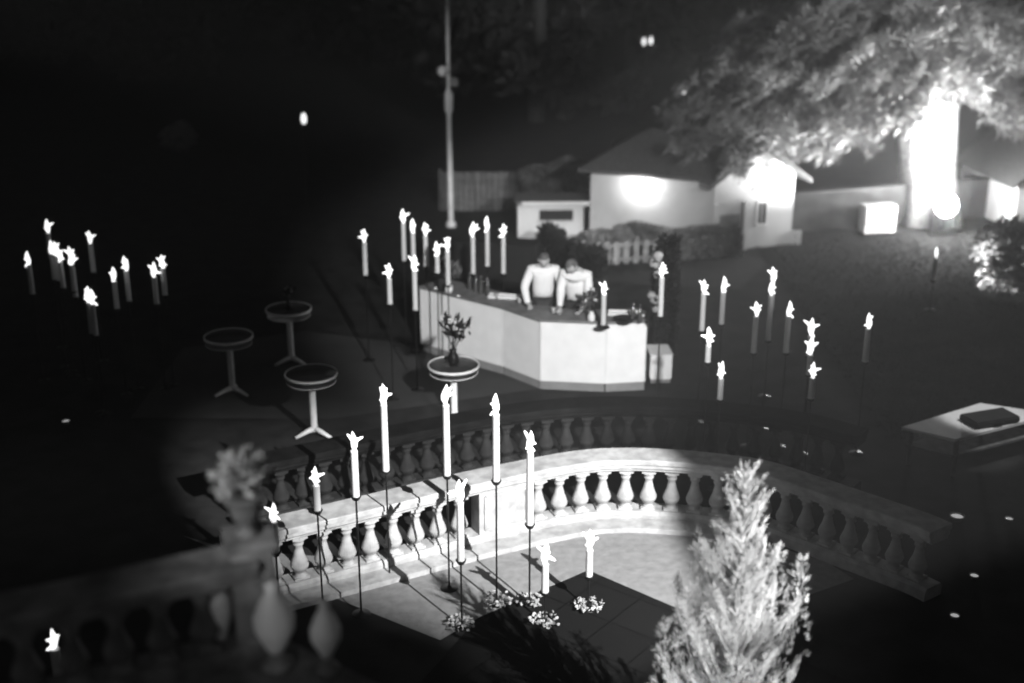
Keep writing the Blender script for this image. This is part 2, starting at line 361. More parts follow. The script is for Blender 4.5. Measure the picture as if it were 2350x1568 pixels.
# side table, trays, back bar
c = G(1503, 880); bm = bmesh.new()
t = thing('service_box', 'low white box with paper packs beside the right end of the bar', 'box', (c.x+.08, c.y+.25, 0))
box(bm, (0, 0, .27), (.36, .5, .42), .05, .02); b0 = obj('body', bm, M['cloth'], t)
bm = bmesh.new(); box(bm, (0, 0, .03), (.32, .46, .058), .05); obj('base', bm, M['grey'], t)
bm = bmesh.new(); box(bm, (0, 0, .49), (.38, .52, .02), .05, .008); obj('lid', bm, M['white'], t)
def tray(p, L, rz, label):
    t = thing('tray', label, 'tray', p, rz, 'trays along the bar'); bm = bmesh.new(); box(bm, (0, 0, .012), (L, .17, .02), 0, .006); obj('base', bm, M['white'], t)
    bm = bmesh.new()
    for s in (-1, 1): box(bm, (0, s*.08, .035), (L, .012, .03)); box(bm, (s*(L/2-.006), 0, .0351), (.012, .149, .03))
    obj('rim', bm, M['white'], t)
p = G(1165, 684, ZC); tray(p+Vector((-.06, 0.0, .002)), .52, math.atan2(fl[1].y-fl[0].y, fl[1].x-fl[0].x)+.5, 'white tray on the back edge of the bar left of the bartenders')
p = G(1438, 722, ZC); tray(p+Vector((0, -.02, .002)), .6, -.12, 'long white tray on the bar right of the bartenders')
t = thing('ice_bin', 'round black ice bin on the right end of the bar top', 'bin', G(1432, 740, ZC)+Vector((0, 0, .001)))
obj('tub', lathe(bmesh.new(), [(.12, 0), (.17, .07), (.18, .075), (.17, .078), (.12, .03), (0, .03)]), M['black'], t, True)
obj('inner_liner', lathe(bmesh.new(), [(0, .032), (.11, .032), (.11, .036), (0, .036)]), M['dark'], t, True)
t = thing('back_table', 'long black cloth table standing behind the left half of the bar', 'table', (G(1110, 650).x, G(1110, 665).y+.9, 0), -.28)
bm = bmesh.new(); box(bm, (0, 0, .40), (2.3, .5, .80), 0, .02); obj('tablecloth', bm, M['black'], t)
bm = bmesh.new(); box(bm, (0, 0, .815), (2.34, .54, .02), 0, .006); obj('tabletop', bm, M['black'], t)

M['glass'] = mat('bottle_glass', .06, .12, .1, 8, spec=.8); M['clear'] = mat('tumbler_glass', .35, .15, .05, 8, spec=.8)
bp_ = [(1078, 664), (1092, 668), (1104, 672), (1119, 677), (1452, 737), (1468, 741)]
for k, (x, y) in enumerate(bp_):
    p = G(x, y, ZC); t = thing('bottle', ('dark bottle closest to the vase on the left arm of the bar', 'second dark bottle from the vase on the left arm of the bar', 'third dark bottle from the vase on the left arm of the bar', 'dark bottle closest to the tray on the left arm of the bar', 'dark bottle just left of another beside the ice bin', 'dark bottle at the very right end of the bar')[k], 'bottle', (p.x, p.y, ZC+.001), k, ('bottles on the left arm of the bar', 'bottles at the right end of the bar')[k > 3])
    obj('body', lathe(bmesh.new(), [(0, 0), (.036, 0), (.038, .01), (.038, .17), (.03, .20), (.014, .225), (.013, .27), (0, .27)], n=16), M['glass'], t, True); obj('cap', lathe(bmesh.new(), [(.016, .271), (.016, .295), (0, .295)], n=12), M['chrome'], t, True)
for k, (x, y) in enumerate([(1270, 719), (1283, 722), (1192, 696), (1203, 699), (1214, 702), (1140, 686)]):
    p = G(x, y, ZC); t = thing('tumbler', ('glass tumbler between the left bartender and the bar edge', 'glass tumbler between the two bartenders', 'leftmost glass tumbler of three right of the left tray', 'middle glass tumbler of three right of the left tray', 'rightmost glass tumbler of three right of the left tray', 'lone glass tumbler left of the left tray')[k], 'glass', (p.x, p.y, ZC+.001), 0, 'tumblers near the bartenders')
    obj('glass', lathe(bmesh.new(), [(0, 0), (.032, 0), (.038, .09), (.034, .09), (.029, .01), (0, .01)], n=16), M['clear'], t, True)

# flowers on the bar
def bouquet(label, loc, h=.45, m='flower', group='flower arrangements', seed=5, k=1.0, lm='leaf'):
    t = thing('flower_vase', label, 'flower arrangement', loc, 0, group)
    obj('vase', lathe(bmesh.new(), [(.05*k, 0), (.07*k, .05*k), (.065*k, .12*k), (.035*k, .17*k), (.045*k, .2*k), (.03*k, .2*k)]), M['white'] if lm == 'leaf' else M['dark'], t, True)
    g = np.random.default_rng(seed); st = bmesh.new(); tips = []
    for i in range(11):
        a = g.random()*6.28; r = .05+.17*g.random(); z = .2*k+h*(.35+.65*g.random()); tip = (math.cos(a)*r*k, math.sin(a)*r*k, z); tips.append(tip)
        tube(st, [(0, 0, .16*k), (tip[0]*.4, tip[1]*.4, z*.6), tip], [.006, .005, .004], 5)
    obj('stems', st, M[lm], t)
    tp = np.array(tips); blades('leaves', tp*np.array([.8, .8, .85]), tp*1.5+np.array([0, 0, .3]), 8, .13*k, .022*k, .6, M[lm], t, seed)
    bm = bmesh.new()
    for p in tips[:7]:
        for q in range(9):
            d = Vector(g.normal(size=3)).normalized(); mtx = Matrix.Translation(Vector(p)+d*.028*k) @ d.to_track_quat('Z', 'Y').to_matrix().to_4x4() @ Matrix.Diagonal((.022*k, .016*k, .008*k, 1))
            bmesh.ops.create_icosphere(bm, subdivisions=1, radius=1.2, matrix=mtx)
    obj('blooms', bm, M[m], t); return t
bouquet('vase of pale flowers on the far left end of the bar', G(1030, 672, ZC)+Vector((0, .0, .001)), .32, 'dull', seed=4)
bouquet('tall flowers in a vase on the bar in front of the right bartender', G(1357, 738, ZC)+Vector((0, 0, .001)), .38, 'flower', seed=8, k=.85)

# ---------------------------------------------------------------- bartenders
def skin_mesh(verts, edges, radii, root=0, sub=2):
    me = bpy.data.meshes.new('t'); me.from_pydata(verts, edges, []); o = bpy.data.objects.new('t', me); COL.objects.link(o)
    md = o.modifiers.new('s', 'SKIN'); md.use_smooth_shade = True; md2 = o.modifiers.new('u', 'SUBSURF'); md2.levels = sub; md2.render_levels = sub
    for i, r in enumerate(radii):
        v = me.skin_vertices[0].data[i]; v.radius = (r, r) if not isinstance(r, tuple) else r; v.use_root = (i == root)
    bpy.context.view_layer.update(); ev = o.evaluated_get(bpy.context.evaluated_depsgraph_get()); bm = bmesh.new(); bm.from_mesh(ev.to_mesh())
    bpy.data.objects.remove(o); return bm
def person(label, loc, rz, lean=0.0, headdrop=0.0, hz=1.23, armx=(.2, .2), reach=.42, turn=0.0):
    t = thing('person', label, 'person', loc, rz, 'bartenders')
    cy = lambda z: -lean*max(0, z-.9)      # forward lean above the hips; the figure faces -Y
    V = [(0, 0, .93), (0, cy(1.12)-.01, 1.12), (0, cy(1.32)-.01, 1.30), (0, cy(1.45), 1.43-lean*.1), (0, cy(1.5)-.02, 1.50-lean*.12)]
    Rr = [(.16, .12), (.14, .11), (.16, .12), (.12, .09), (.055, .055)]; E = [(0, 1), (1, 2), (2, 3), (3, 4)]
    def add(p, r, par): V.append(p); Rr.append(r); E.append((par, len(V)-1)); return len(V)-1
    hc = Vector((turn*.06, cy(1.6)-.05-headdrop*.1, 1.60-lean*.18-headdrop*.06))
    add((hc.x*.6, hc.y+.03, hc.z-.04), (.05, .05), 4)
    sh = []
    for s in (-1, 1):
        a = add((s*.18, cy(1.40), 1.40-lean*.1), (.066, .066), 3); ex = armx[0 if s < 0 else 1]
        b = add((s*(ex+.07), cy(1.2)-.10, 1.12), (.046, .046), a)
        wv = Vector((s*ex, -reach, hz+.025)); c_ = add(tuple(wv+Vector((s*.02, .07, .01))), (.031, .031), b)
        d = add(tuple(wv+Vector((0, 0, .005))), (.024, .034), c_); e = add(tuple(wv+Vector((-s*.005, -.05, .0))), (.016, .034), d)
        for k, (dx, L) in enumerate(((-.027, .060), (-.009, .070), (.009, .066), (.027, .052))):
            f = add((wv.x+dx, wv.y-.05-L*.55, wv.z-.004), (.0095, .0095), e); add((wv.x+dx*1.1, wv.y-.05-L, wv.z-.017), (.008, .008), f)
        f = add((wv.x-s*.035, wv.y-.03, wv.z-.005), (.010, .010), d); add((wv.x-s*.052, wv.y-.062, wv.z-.014), (.009, .009), f)
        h = add((s*.095, .01, .86), (.09, .09), 0); k_ = add((s*.11, -.03, .48), (.06, .06), h); an = add((s*.12, .02, .09), (.04, .04), k_)
        add((s*.13, -.13, .035), (.038, .035), an)
        sh.append((a, b, c_, h, k_, an))
    bm = skin_mesh(V, E, Rr)
    # head with a face, one surface with the body mesh
    hb = bmesh.new(); bmesh.ops.create_uvsphere(hb, u_segments=32, v_segments=22, radius=1)
    for v in hb.verts:
        x, y, z = v.co; f = max(0, -y)
        k = 1-.22*max(0, -z)**1.3*1.0
        v.co = Vector((x*.077*k, y*.098*(1-.05*max(0, -z)), z*.118))
        nose = math.exp(-((x/.16)**2+((z+.12)/.18)**2)); brow = math.exp(-((z-.12)/.09)**2)*math.exp(-(x/.55)**2)
        sock = sum(math.exp(-(((x-s*.36)/.17)**2+((z-.0)/.11)**2)) for s in (-1, 1)); lips = math.exp(-((x/.28)**2+((z+.48)/.07)**2)); chin = math.exp(-((x/.3)**2+((z+.82)/.15)**2))
        if y < 0: v.co.y -= f*(.022*nose+.006*brow-.010*sock+.006*lips+.012*chin)
    for s in (-1, 1):
        r_ = bmesh.ops.create_uvsphere(hb, u_segments=10, v_segments=8, radius=1, matrix=Matrix.Translation((s*.079, .008, -.005)) @ Matrix.Diagonal((.012, .02, .032, 1)))
    HM = Matrix.Translation(hc) @ Matrix.Rotation(turn, 4, 'Z') @ Matrix.Rotation(.25+headdrop, 4, 'X')
    hb.transform(HM); tmp = bpy.data.meshes.new('h'); hb.to_mesh(tmp); hb.free(); bm.from_mesh(tmp)
    body = obj('body', bm, M['skin'], t, True)
    # hair
    hr = bmesh.new(); bmesh.ops.create_uvsphere(hr, u_segments=28, v_segments=18, radius=1)
    dele = [v for v in hr.verts if (v.co.y < -.35 and v.co.z < .50) or v.co.z < -.42 or (abs(v.co.x) > .8 and v.co.z < -.02)]
    bmesh.ops.delete(hr, geom=dele, context='VERTS')
    for v in hr.verts: v.co = Vector((v.co.x*.086, v.co.y*.108+.006, v.co.z*.126+.006))*(1+.03*math.sin(v.co.x*20)*math.cos(v.co.y*17))
    hr.transform(HM); obj('hair', hr, M['hair'], t, True)
    eb = bmesh.new()
    for s in (-1, 1): bmesh.ops.create_uvsphere(eb, u_segments=8, v_segments=6, radius=.011, matrix=HM @ Matrix.Translation((s*.028, -.079, .0)))
    obj('eyes', eb, M['black'], t)
    # shirt: torso and sleeves to the wrist
    VV = [(0, 0, .90), V[1], V[2], V[3], (V[4][0], V[4][1]+.01, V[4][2]-.035)]; RR = [(.185, .15), (.175, .145), (.19, .15), (.145, .11), (.066, .066)]; EE = [(0, 1), (1, 2), (2, 3), (3, 4)]
    for (a, b, c_, h, k_, an) in sh:
        i0 = len(VV); VV += [V[a], V[b], V[c_]]; RR += [(.088, .088), (.070, .070), (.046, .046)]; EE += [(3, i0), (i0, i0+1), (i0+1, i0+2)]
    obj('shirt', skin_mesh(VV, EE, RR), M['shirt'], t, True)
    VV = [V[0]]; RR = [(.175, .135)]; EE = []
    for (a, b, c_, h, k_, an) in sh:
        i0 = len(VV); VV += [V[h], V[k_], V[an]]; RR += [(.105, .105), (.078, .078), (.062, .062)]; EE += [(0, i0), (i0, i0+1), (i0+1, i0+2)]
    obj('trousers', skin_mesh(VV, EE, RR), M['trouser'], t, True)
    ap = bmesh.new(); nx, nz = 12, 5; g = [[ap.verts.new(((i/nx-.5)*.36, -(.175-(abs(i/nx-.5)*2)**2*.07)+cy(.55+j*.08), .58+j*.075)) for i in range(nx+1)] for j in range(nz+1)]
    for j in range(nz):
        for i in range(nx): ap.faces.new((g[j][i], g[j][i+1], g[j+1][i+1], g[j+1][i]))
    bmesh.ops.solidify(ap, geom=ap.faces[:], thickness=.008); obj('apron', ap, M['apron'], t, True); t.scale = (1.09, 1.0, 1.05)
    return t
DK = .34
bm = bmesh.new(); a0 = bk[1]; a1 = bk[-1]; dk = [bk[0]+Vector((.1, .06, 0)), bk[1]+Vector((.03, .03, 0)), bk[2]+Vector((.02, .05, 0)), bk[-1]+Vector((-.1, .06, 0)), bk[-1]+Vector((-.1, 1.2, 0)), bk[0]+Vector((.3, 1.0, 0))]
tag(obj('duckboard', prism(bm, [(p.x, p.y) for p in dk], 0, DK), M['black']), 'low dark platform behind the bar on which the bartenders stand', 'platform')
hl = G(1247, 712, ZC+.01)
person('bartender in white shirt and dark apron, left of the two, head bowed', (hl.x, hl.y+.45, DK), 0.03, lean=.18, headdrop=.18, hz=ZC-DK, armx=(.22, .22), reach=.42)
hr_ = G(1325, 722, ZC+.01)
person('bartender in white shirt leaning over the bar, right of the two', (hr_.x+.02, hr_.y+.48, DK), -.3, lean=.26, headdrop=.45, hz=ZC-DK, armx=(.15, .14), reach=.48, turn=-.5)

# ---------------------------------------------------------------- cocktail tables
def cocktail(label, base, h, proto=None):
    if proto:
        t = proto.copy(); COL.objects.link(t); t.location = base
        for ch in proto.children:
            c = ch.copy(); COL.objects.link(c); c.parent = t
            for g in ch.children: q = g.copy(); COL.objects.link(q); q.parent = c
        t['label'] = label; t.scale = (1, 1, h); return t
    t = thing('cocktail_table', label, 'table', base, 0, 'tall round cocktail tables'); t.scale = (1, 1, h)
    tp = obj('table_top', lathe(bmesh.new(), [(0, .965), (.36, .965), (.37, .97), (.37, .985), (.36, .992), (0, .992)], n=48), M['top'], t, True)
    rm = bmesh.new(); lathe(rm, [(.371, .955), (.385, .96), (.388, .978), (.385, .998), (.371, 1.0), (.371, .955)], n=48); obj('rim', rm, M['white'], tp, True)
    rm = bmesh.new(); lathe(rm, [(.352, .865), (.362, .866), (.362, .874), (.352, .875), (.352, .865)], n=48); obj('lower_ring', rm, M['white'], t, True)
    obj('pole', lathe(bmesh.new(), [(.055, .08), (.05, .12), (.05, .964), (.05, .9645)], n=20), M['white'], t, True)
    for a in (-.5, 1.6, 3.7):
        L = bmesh.new(); tube(L, [(0, 0, .12), (math.cos(a)*.12, math.sin(a)*.12, .09), (math.cos(a)*.30, math.sin(a)*.30, .03)], [.045, .035, .022], 10); obj('foot', L, M['white'], t, True)
    return t
tp = cocktail('round cocktail table with dark top right in front of the bar, holding flowers', G(1043, 975), .98)
cocktail('round cocktail table farthest back, bright rim, a small vase on top', G(670, 835), 1.0, tp)
cocktail('dimmest round cocktail table, leftmost of the four', G(535, 905), 1.0, tp)
cocktail('bright rimmed round cocktail table just in front of the dim leftmost one', G(722, 1000), 1.0, tp)
q = G(1043, 975); bouquet('flowers in a dark vase on the cocktail table against the bar', (q.x, q.y, .974), .5, 'flower', seed=12, k=1.2, lm='darkleaf')
q = G(670, 835); bouquet('small dim flowers on the farthest cocktail table', (q.x, q.y, .994), .22, 'dull', seed=13, k=.7, lm='darkleaf')

# ---------------------------------------------------------------- candles
GRP = 'tall taper candles on black stands'
def flame_bm(k):
    """a ragged wind-blown flame: a core and four or five uneven tongues"""
    g = random.Random(100+k); bm = bmesh.new()
    lathe(bm, [(0, 0), (.018, .02), (.034, .06), (.036, .10), (.026, .15), (.012, .19), (0, .21)], n=12)
    for v in bm.verts: v.co.x += .012*math.sin(v.co.z*22+k)
    for a, z, L, up in ((.3, .10, .085, .75), (3.2, .08, .085, .3), (1.7, .07, .08, .1), (4.7, .09, .085, .5), (5.6, .05, .07, -.1), (2.4, .12, .07, 1.1), (4.1, .03, .06, -.6)):
        if g.random() < .22: continue
        a += g.uniform(-.6, .6); d = Vector((math.cos(a), math.sin(a), up+g.uniform(-.2, .2))).normalized(); p = Vector((0, 0, z)); L *= g.uniform(.55, 1.45)
        tube(bm, [p, p+d*L*.5+Vector((0, 0, .006)), p+d*L*.9, p+d*L], [.020, .017, .010, .002], 8)
    return bm
FL = []
for k in range(9):
    me = bpy.data.meshes.new('flame'); b = flame_bm(k); b.to_mesh(me); b.free(); me.materials.append(M['flame']); me.polygons.foreach_set('use_smooth', [True]*len(me.polygons)); FL.append(me)
CND = {}
def candle_stand(x, y, label, cl=.55, ht=None, base=None, wreath=False, fk=1.0, group=GRP, zb=None):
    """x, y: the flame in the photograph; cl candle length in metres; ht height of the wick"""
    if base: b = G(*base); ht = D(x, y+18, b.y).z
    else:
        ht = ht or 2.0; p = G(x, y+14, ht); b = Vector((p.x, p.y, 0))
    z0 = hill(b.x, b.y)
    if zb: b = G(*base, zb); ht = D(x, y+14, b.y).z; z0 = zb+.001
    t = thing('candle_stand', label, 'candle', (b.x, b.y, z0), random.random()*6, group); ht -= z0; s = ht-cl
    obj('base', lathe(bmesh.new(), [(.0, 0), (.10, 0), (.105, .006), (.10, .012), (.03, .02), (.02, .04), (0, .04)], n=28), M['dark'], t, True)
    obj('pole', lathe(bmesh.new(), [(.011, .03), (.011, s-.03)], n=8), M['dark'], t)
    obj('cup', lathe(bmesh.new(), [(.01, s-.05), (.035, s-.035), (.055, s), (.058, s+.012), (.047, s+.012)], n=16), M['dark'], t, True)
    key = round(cl, 2)
    if key not in CND:
        bm = bmesh.new(); lathe(bm, [(.040, 0), (.041, .01), (.039, cl-.03), (.041, cl-.01), (.036, cl), (.02, cl-.006), (0, cl-.008)], n=16); me = bpy.data.meshes.new('candle'); bm.to_mesh(me); bm.free(); me.materials.append(M['wax'])
        me.polygons.foreach_set('use_smooth', [True]*len(me.polygons)); CND[key] = me
    c = bpy.data.objects.new('candle', CND[key]); COL.objects.link(c); c.parent = t; c.location = (0, 0, s+.002)
    f = bpy.data.objects.new('flame', random.choice(FL)); COL.objects.link(f); f.parent = c; f.location = (0, 0, cl-.01); fk *= random.uniform(1.0, 1.25); f.scale = (fk, fk, fk*1.08)
    if wreath:
        bm = bmesh.new(); g = random.Random(int(x))
        for k in range(70):
            a = g.random()*6.28; r = g.uniform(.05, .17); d = Vector((g.gauss(0, 1), g.gauss(0, 1), g.gauss(.8, .6))).normalized()
            bmesh.ops.create_icosphere(bm, subdivisions=1, radius=1, matrix=Matrix.Translation((math.cos(a)*r, math.sin(a)*r, .035+g.random()*.05)) @ d.to_track_quat('Z', 'Y').to_matrix().to_4x4() @ Matrix.Diagonal((.024, .019, .007, 1)))
        obj('flower_wreath', bm, M['dull'], t)
    return t
C = candle_stand
# far left cluster on the dark lawn
C(110, 520, 'topmost lone candle of the far left cluster on the dark lawn', .45, 2.1)
C(66, 593, 'candle at the very left edge of the picture', .5, 2.0)
C(118, 568, 'left candle of a touching pair of flames in the far left cluster', .45, 2.0)
C(129, 570, 'right candle of a touching pair of flames in the far left cluster', .45, 2.05)
C(138, 586, 'candle just below and right of the touching pair, far left', .45, 2.0)
C(163, 586, 'back candle of two flames stacked one above another, far left', .5, 2.05)
C(166, 600, 'front candle of two flames stacked one above another, far left', .5, 1.95)
C(207, 545, 'high lone candle right of the far left cluster', .5, 2.1)
C(262, 632, 'lower left candle of a slanting pair on the left lawn', .45, 1.9)
C(289, 608, 'upper right candle of a slanting pair on the left lawn', .5, 2.0)
C(354, 622, 'lower candle of the rightmost pair on the left lawn', .45, 1.9)
C(373, 602, 'upper candle of the rightmost pair on the left lawn', .45, 2.0)
C(203, 680, 'left of two overlapping low candles on the left lawn', .5, 1.8)
C(212, 684, 'right of two overlapping low candles on the left lawn', .5, 1.8)
# behind the left end of the bar
C(836, 542, 'lone candle far left of the group behind the bar', .58, 2.1)
C(925, 498, 'highest candle of the group behind the left end of the bar', .68, 2.2)
C(947, 520, 'candle just right of and below the highest one behind the bar', .6, 2.15)
C(976, 527, 'third candle in the row behind the left end of the bar', .55, 2.1)
C(1003, 573, 'short dim candle behind the left end of the bar above the vase', .3, 2.0)
C(1027, 560, 'candle standing right behind the vase on the left bar end', .6, 2.1)
C(1085, 530, 'left candle of three in a row right of the metal pole', .65, 2.1)
C(1118, 514, 'tallest, middle candle of three in a row right of the metal pole', .65, 2.15)
C(1155, 530, 'right candle of three in a row right of the metal pole', .65, 2.1)
C(893, 625, 'low candle left of the bar, lowest of that group', .42, 2.0)
C(951, 608, 'candle rising just beyond the left corner of the bar', .65, 2.0)
# right of the bar
C(1382, 662, 'candle in front of the bartenders, thick with a double flame beside the bar flowers', .5, base=(1384, 752), zb=ZC)
C(1519, 622, 'bright candle against the dark column shrub right of the bar', .62, 2.2)
C(1615, 660, 'left candle of a level pair on the lawn right of the bar', .58, 2.05)
C(1660, 657, 'right candle of a level pair on the lawn right of the bar', .5, 2.05)
C(1773, 635, 'upper of two candles one above the other on the right lawn', .45, 1.9)
C(1770, 664, 'lower of two candles one above the other on the right lawn', .7, 2.1)
C(1735, 712, 'candle low left of the stacked pair on the right lawn', .55, 2.0)
C(1810, 712, 'candle low right of the stacked pair on the right lawn', .55, 2.0)
C(1626, 778, 'candle right of the bar with short wax, midway down the lawn', .25, 1.9)
C(1861, 757, 'top candle of a column of three near the right lawn edge', .3, 1.8)
C(1860, 800, 'middle candle of a column of three near the right lawn edge', .3, 1.7)
C(1865, 853, 'bottom candle of a column of three near the right lawn edge', .3, 1.6)
C(1655, 855, 'lowest candle right of the bar, beside the dim balusters', .3, 1.6)
C(1993, 740, 'lone candle on the right lawn below the cedar', .5, 1.9)
C(2148, 575, 'small faint candle on the lit lawn below the cedar trunk', .45, 1.3, fk=.8)
# in front
C(880, 915, 'leaning bright candle above the left of the curved balustrade', .82, 2.2)
C(1023, 915, 'tall bright candle in front of the cocktail table with flowers', .86, 2.3)
C(1126, 932, 'tallest and brightest candle, in front of the balustrade with petals at its foot', .80, base=(1140, 1385), wreath=True)
C(1213, 1017, 'bright candle in front of the balustrade pier with petals at its foot', .90, base=(1215, 1385), wreath=True)
C(812, 1020, 'middling candle rising beyond the left part of the balustrade rail', .55, 2.0)
C(725, 1100, 'candle flame low behind the left part of the balustrade rail', .3, 1.7)
C(628, 1184, 'flame at the left end of the lit rail beside the urn', .35, 1.6)
C(1047, 1135, 'candle whose wax crosses the rail and balusters, left of the pier', .70, base=(1060, 1440), wreath=True)
C(1248, 1275, 'short candle on the dark paving, left of the two low ones', .36, base=(1250, 1432), wreath=True)
C(1345, 1243, 'short candle on the dark paving, right of the two low ones', .34, base=(1350, 1397), wreath=True)
C(125, 1475, 'flame in the bottom left corner below the balcony', .35, 1.7, fk=.75)

# lanterns far up the garden
def lantern(label, x, y, h, m='lamp'):
    p = G(x, y, h); z0 = hill(p.x, p.y); p = G(x, y, h+z0); z0 = hill(p.x, p.y)
    t = thing('garden_lantern', label, 'lantern', (p.x, p.y, z0), 0, 'small lanterns far up the garden')
    obj('post', lathe(bmesh.new(), [(.04, 0), (.03, h-.15)], n=8), M['dark'], t)
    obj('lamp', lathe(bmesh.new(), [(0, h-.14), (.05, h-.12), (.07, h), (.04, h+.12), (0, h+.15)], n=12), M['flame'], t, True)
    obj('cap', lathe(bmesh.new(), [(.12, h+.15), (.02, h+.24), (0, h+.26)], n=12), M['dark'], t)
lantern('tiny lantern alone in the darkness at upper left', 697, 272, 2.2)
lantern('left of two tiny lanterns high up against the black trees', 1478, 93, 2.2)
lantern('right of two tiny lanterns high up against the black trees', 1494, 91, 2.2)
lantern('tiny lantern left of the cedar crown above the cottage roof', 1568, 205, 2.2)

# glowing cups added for pale lit discs and, on the bar, flame reflections
def votive(label, x, y, z=0, k=1.0, m='votive', group='added glow cups'):
    p = G(x, y, z)
    t = thing('glow_cup', label, 'added glow cup', (p.x, p.y, z+.009 if z == 0 else z+.001), 0, group)
    obj('glass', lathe(bmesh.new(), [(.06*k, 0), (.085*k, .03*k), (.095*k, .07*k), (.088*k, .07*k), (.078*k, .035*k), (0, .03*k)], n=20), M['dull'], t, True)
    obj('wax', lathe(bmesh.new(), [(0, .034*k), (.078*k, .036*k), (.078*k, .048*k), (0, .05*k)], n=16), M[m], t, True)
votive('brightest added glow cup at the right end of the dark rail', 2195, 1195)
votive('small added glow cup at the right edge of the picture level with the rail', 2315, 1197, k=.6)
votive('dim added glow cup in the darkness right of the conifer, upper one', 2235, 1328, k=.6)
votive('dim added glow cup in the darkness right of the conifer, lower one', 2190, 1420, k=.6)
votive('added glow cup alone in the dark on the left lawn', 152, 973, k=.7)
votive('small cup for a flame reflection on the far left end of the bar left of the vase', 1000, 664, ZC, .35, 'flame', 'cups for flame reflections on the bar')
votive('small cup for a flame reflection on the bar just right of the left vase', 1052, 682, ZC, .35, 'flame', 'cups for flame reflections on the bar')
votive('small cup for a flame reflection on the bar below the bright candle', 1383, 750, ZC, .3, 'flame', 'cups for flame reflections on the bar')

# low table at the right edge
a, b_, c_, d_ = G(2070, 980, .6), G(2250, 925, .6), G(2420, 950, .6), G(2192, 1008, .6)
ctr = (a+b_+c_+d_)/4
t = thing('low_table', 'low white square table at the right edge with a dark case on it', 'table', (ctr.x, ctr.y, 0))
pts = [((p-ctr).x, (p-ctr).y) for p in (a, d_, c_, b_)]
obj('table_top', prism(bmesh.new(), pts, .56, .60), M['white'], t); obj('lower_shelf', prism(bmesh.new(), [(x*.93, y*.93) for x, y in pts], .30, .33), M['fence'], t)
for x, y in pts: bm = bmesh.new(); box(bm, (x*.86, y*.86, .28), (.05, .05, .558)); obj('leg', bm, M['fence'], t)
cc = G(2270, 968, .6); t = thing('dark_case', 'flat black case lying on the low white table', 'case', (cc.x, cc.y, .602), .35)
bm = bmesh.new(); box(bm, (0, 0, .05), (.75, .38, .10), 0, .02); obj('body', bm, M['black'], t); bm = bmesh.new(); box(bm, (0, -.21, .06), (.16, .04, .02), 0, .008); obj('handle', bm, M['dark'], t)

# ---------------------------------------------------------------- conifer in front
def conifer(x, y, h, rad, label):
    t = thing('conifer', label, 'tree', (x, y, 0)); g = random.Random(3)
    tr = bmesh.new(); tube(tr, [(0, 0, 0), (.02, 0, h*.5), (0, 0, h*.93)], [.07, .04, .012], 8); obj('trunk', tr, M['bark'], t)
    br = bmesh.new(); pts, dirs = [], []
    def limb(p0, a, el, L, r0, depth):
        d = Vector((math.cos(a)*math.cos(el), math.sin(a)*math.cos(el), math.sin(el))); n_ = max(4, int(L/.045)); p = Vector(p0); path = [p.copy()]
        for i in range(n_):
            d = (d+Vector((0, 0, .045))).normalized(); p = p+d*(L/n_); path.append(p.copy())
            if i > 0 or depth: pts.append(tuple(p)); dirs.append(tuple(d*1.3))
            if depth < 1 and i > 1 and p0[2] < h*.72 and g.random() < .28:
                limb(p, a+g.choice((-1, 1))*g.uniform(.4, .9), el+.35, (L*(1-i/n_))*.5+.06, r0*.5, depth+1)
        tube(br, path, [r0*(1-.8*i/len(path)) for i in range(len(path))], 5)
    z = .5
    while z < h*.97:
        f = 1-(z/h); nb = 8 if z < h*.7 else 5; a0 = g.random()*6.28
        for k in range(nb):
            L = rad*1.12*(f**.80)*g.uniform(.45, 1.3)+.06; limb((0, 0, z+g.uniform(-.06, .06)), a0+k*6.28/nb+g.uniform(-.35, .35), g.uniform(.55, .9)+.15*(1-f), L, .014, 0)
        z += .155
    for zz in np.linspace(h*.62, h, 34):
        pts.append((0, 0, zz)); dirs.append((0, 0, 1.4))
        if zz < h*.97:
            a = g.random()*6.28; L = .05+.30*(1-zz/h)+.03*g.random(); limb((0, 0, zz), a, .75, L*1.3, .006, 1)
    # side leaders standing up like in the photograph
    for (dx, dy, hh) in ((.30, .0, h*.78), (.52, .05, h*.74), (-.36, .05, h*.66), (-.60, -.05, h*.58)):
        for zz in np.linspace(hh-.9, hh, 20):
            pts.append((dx*(.75+.25*(zz/hh)), dy, zz)); dirs.append((0, 0, 1.3)); 
            for _ in range(2):
                a = g.random()*6.28; q = .12*(1-(zz-hh+.9)/.9)+.02; pts.append((dx*(.75+.25*(zz/hh))+math.cos(a)*q, dy+math.sin(a)*q, zz+.5*q)); dirs.append((math.cos(a), math.sin(a), 1.0))
    obj('branches', br, M['bark'], t)
    blades('needles', pts, dirs, 11, .055, .0026, .36, M['conifer'], t, 9)
conifer(1.86, 9.1, 3.28, 1.0, 'floodlit pale young conifer in the right foreground')

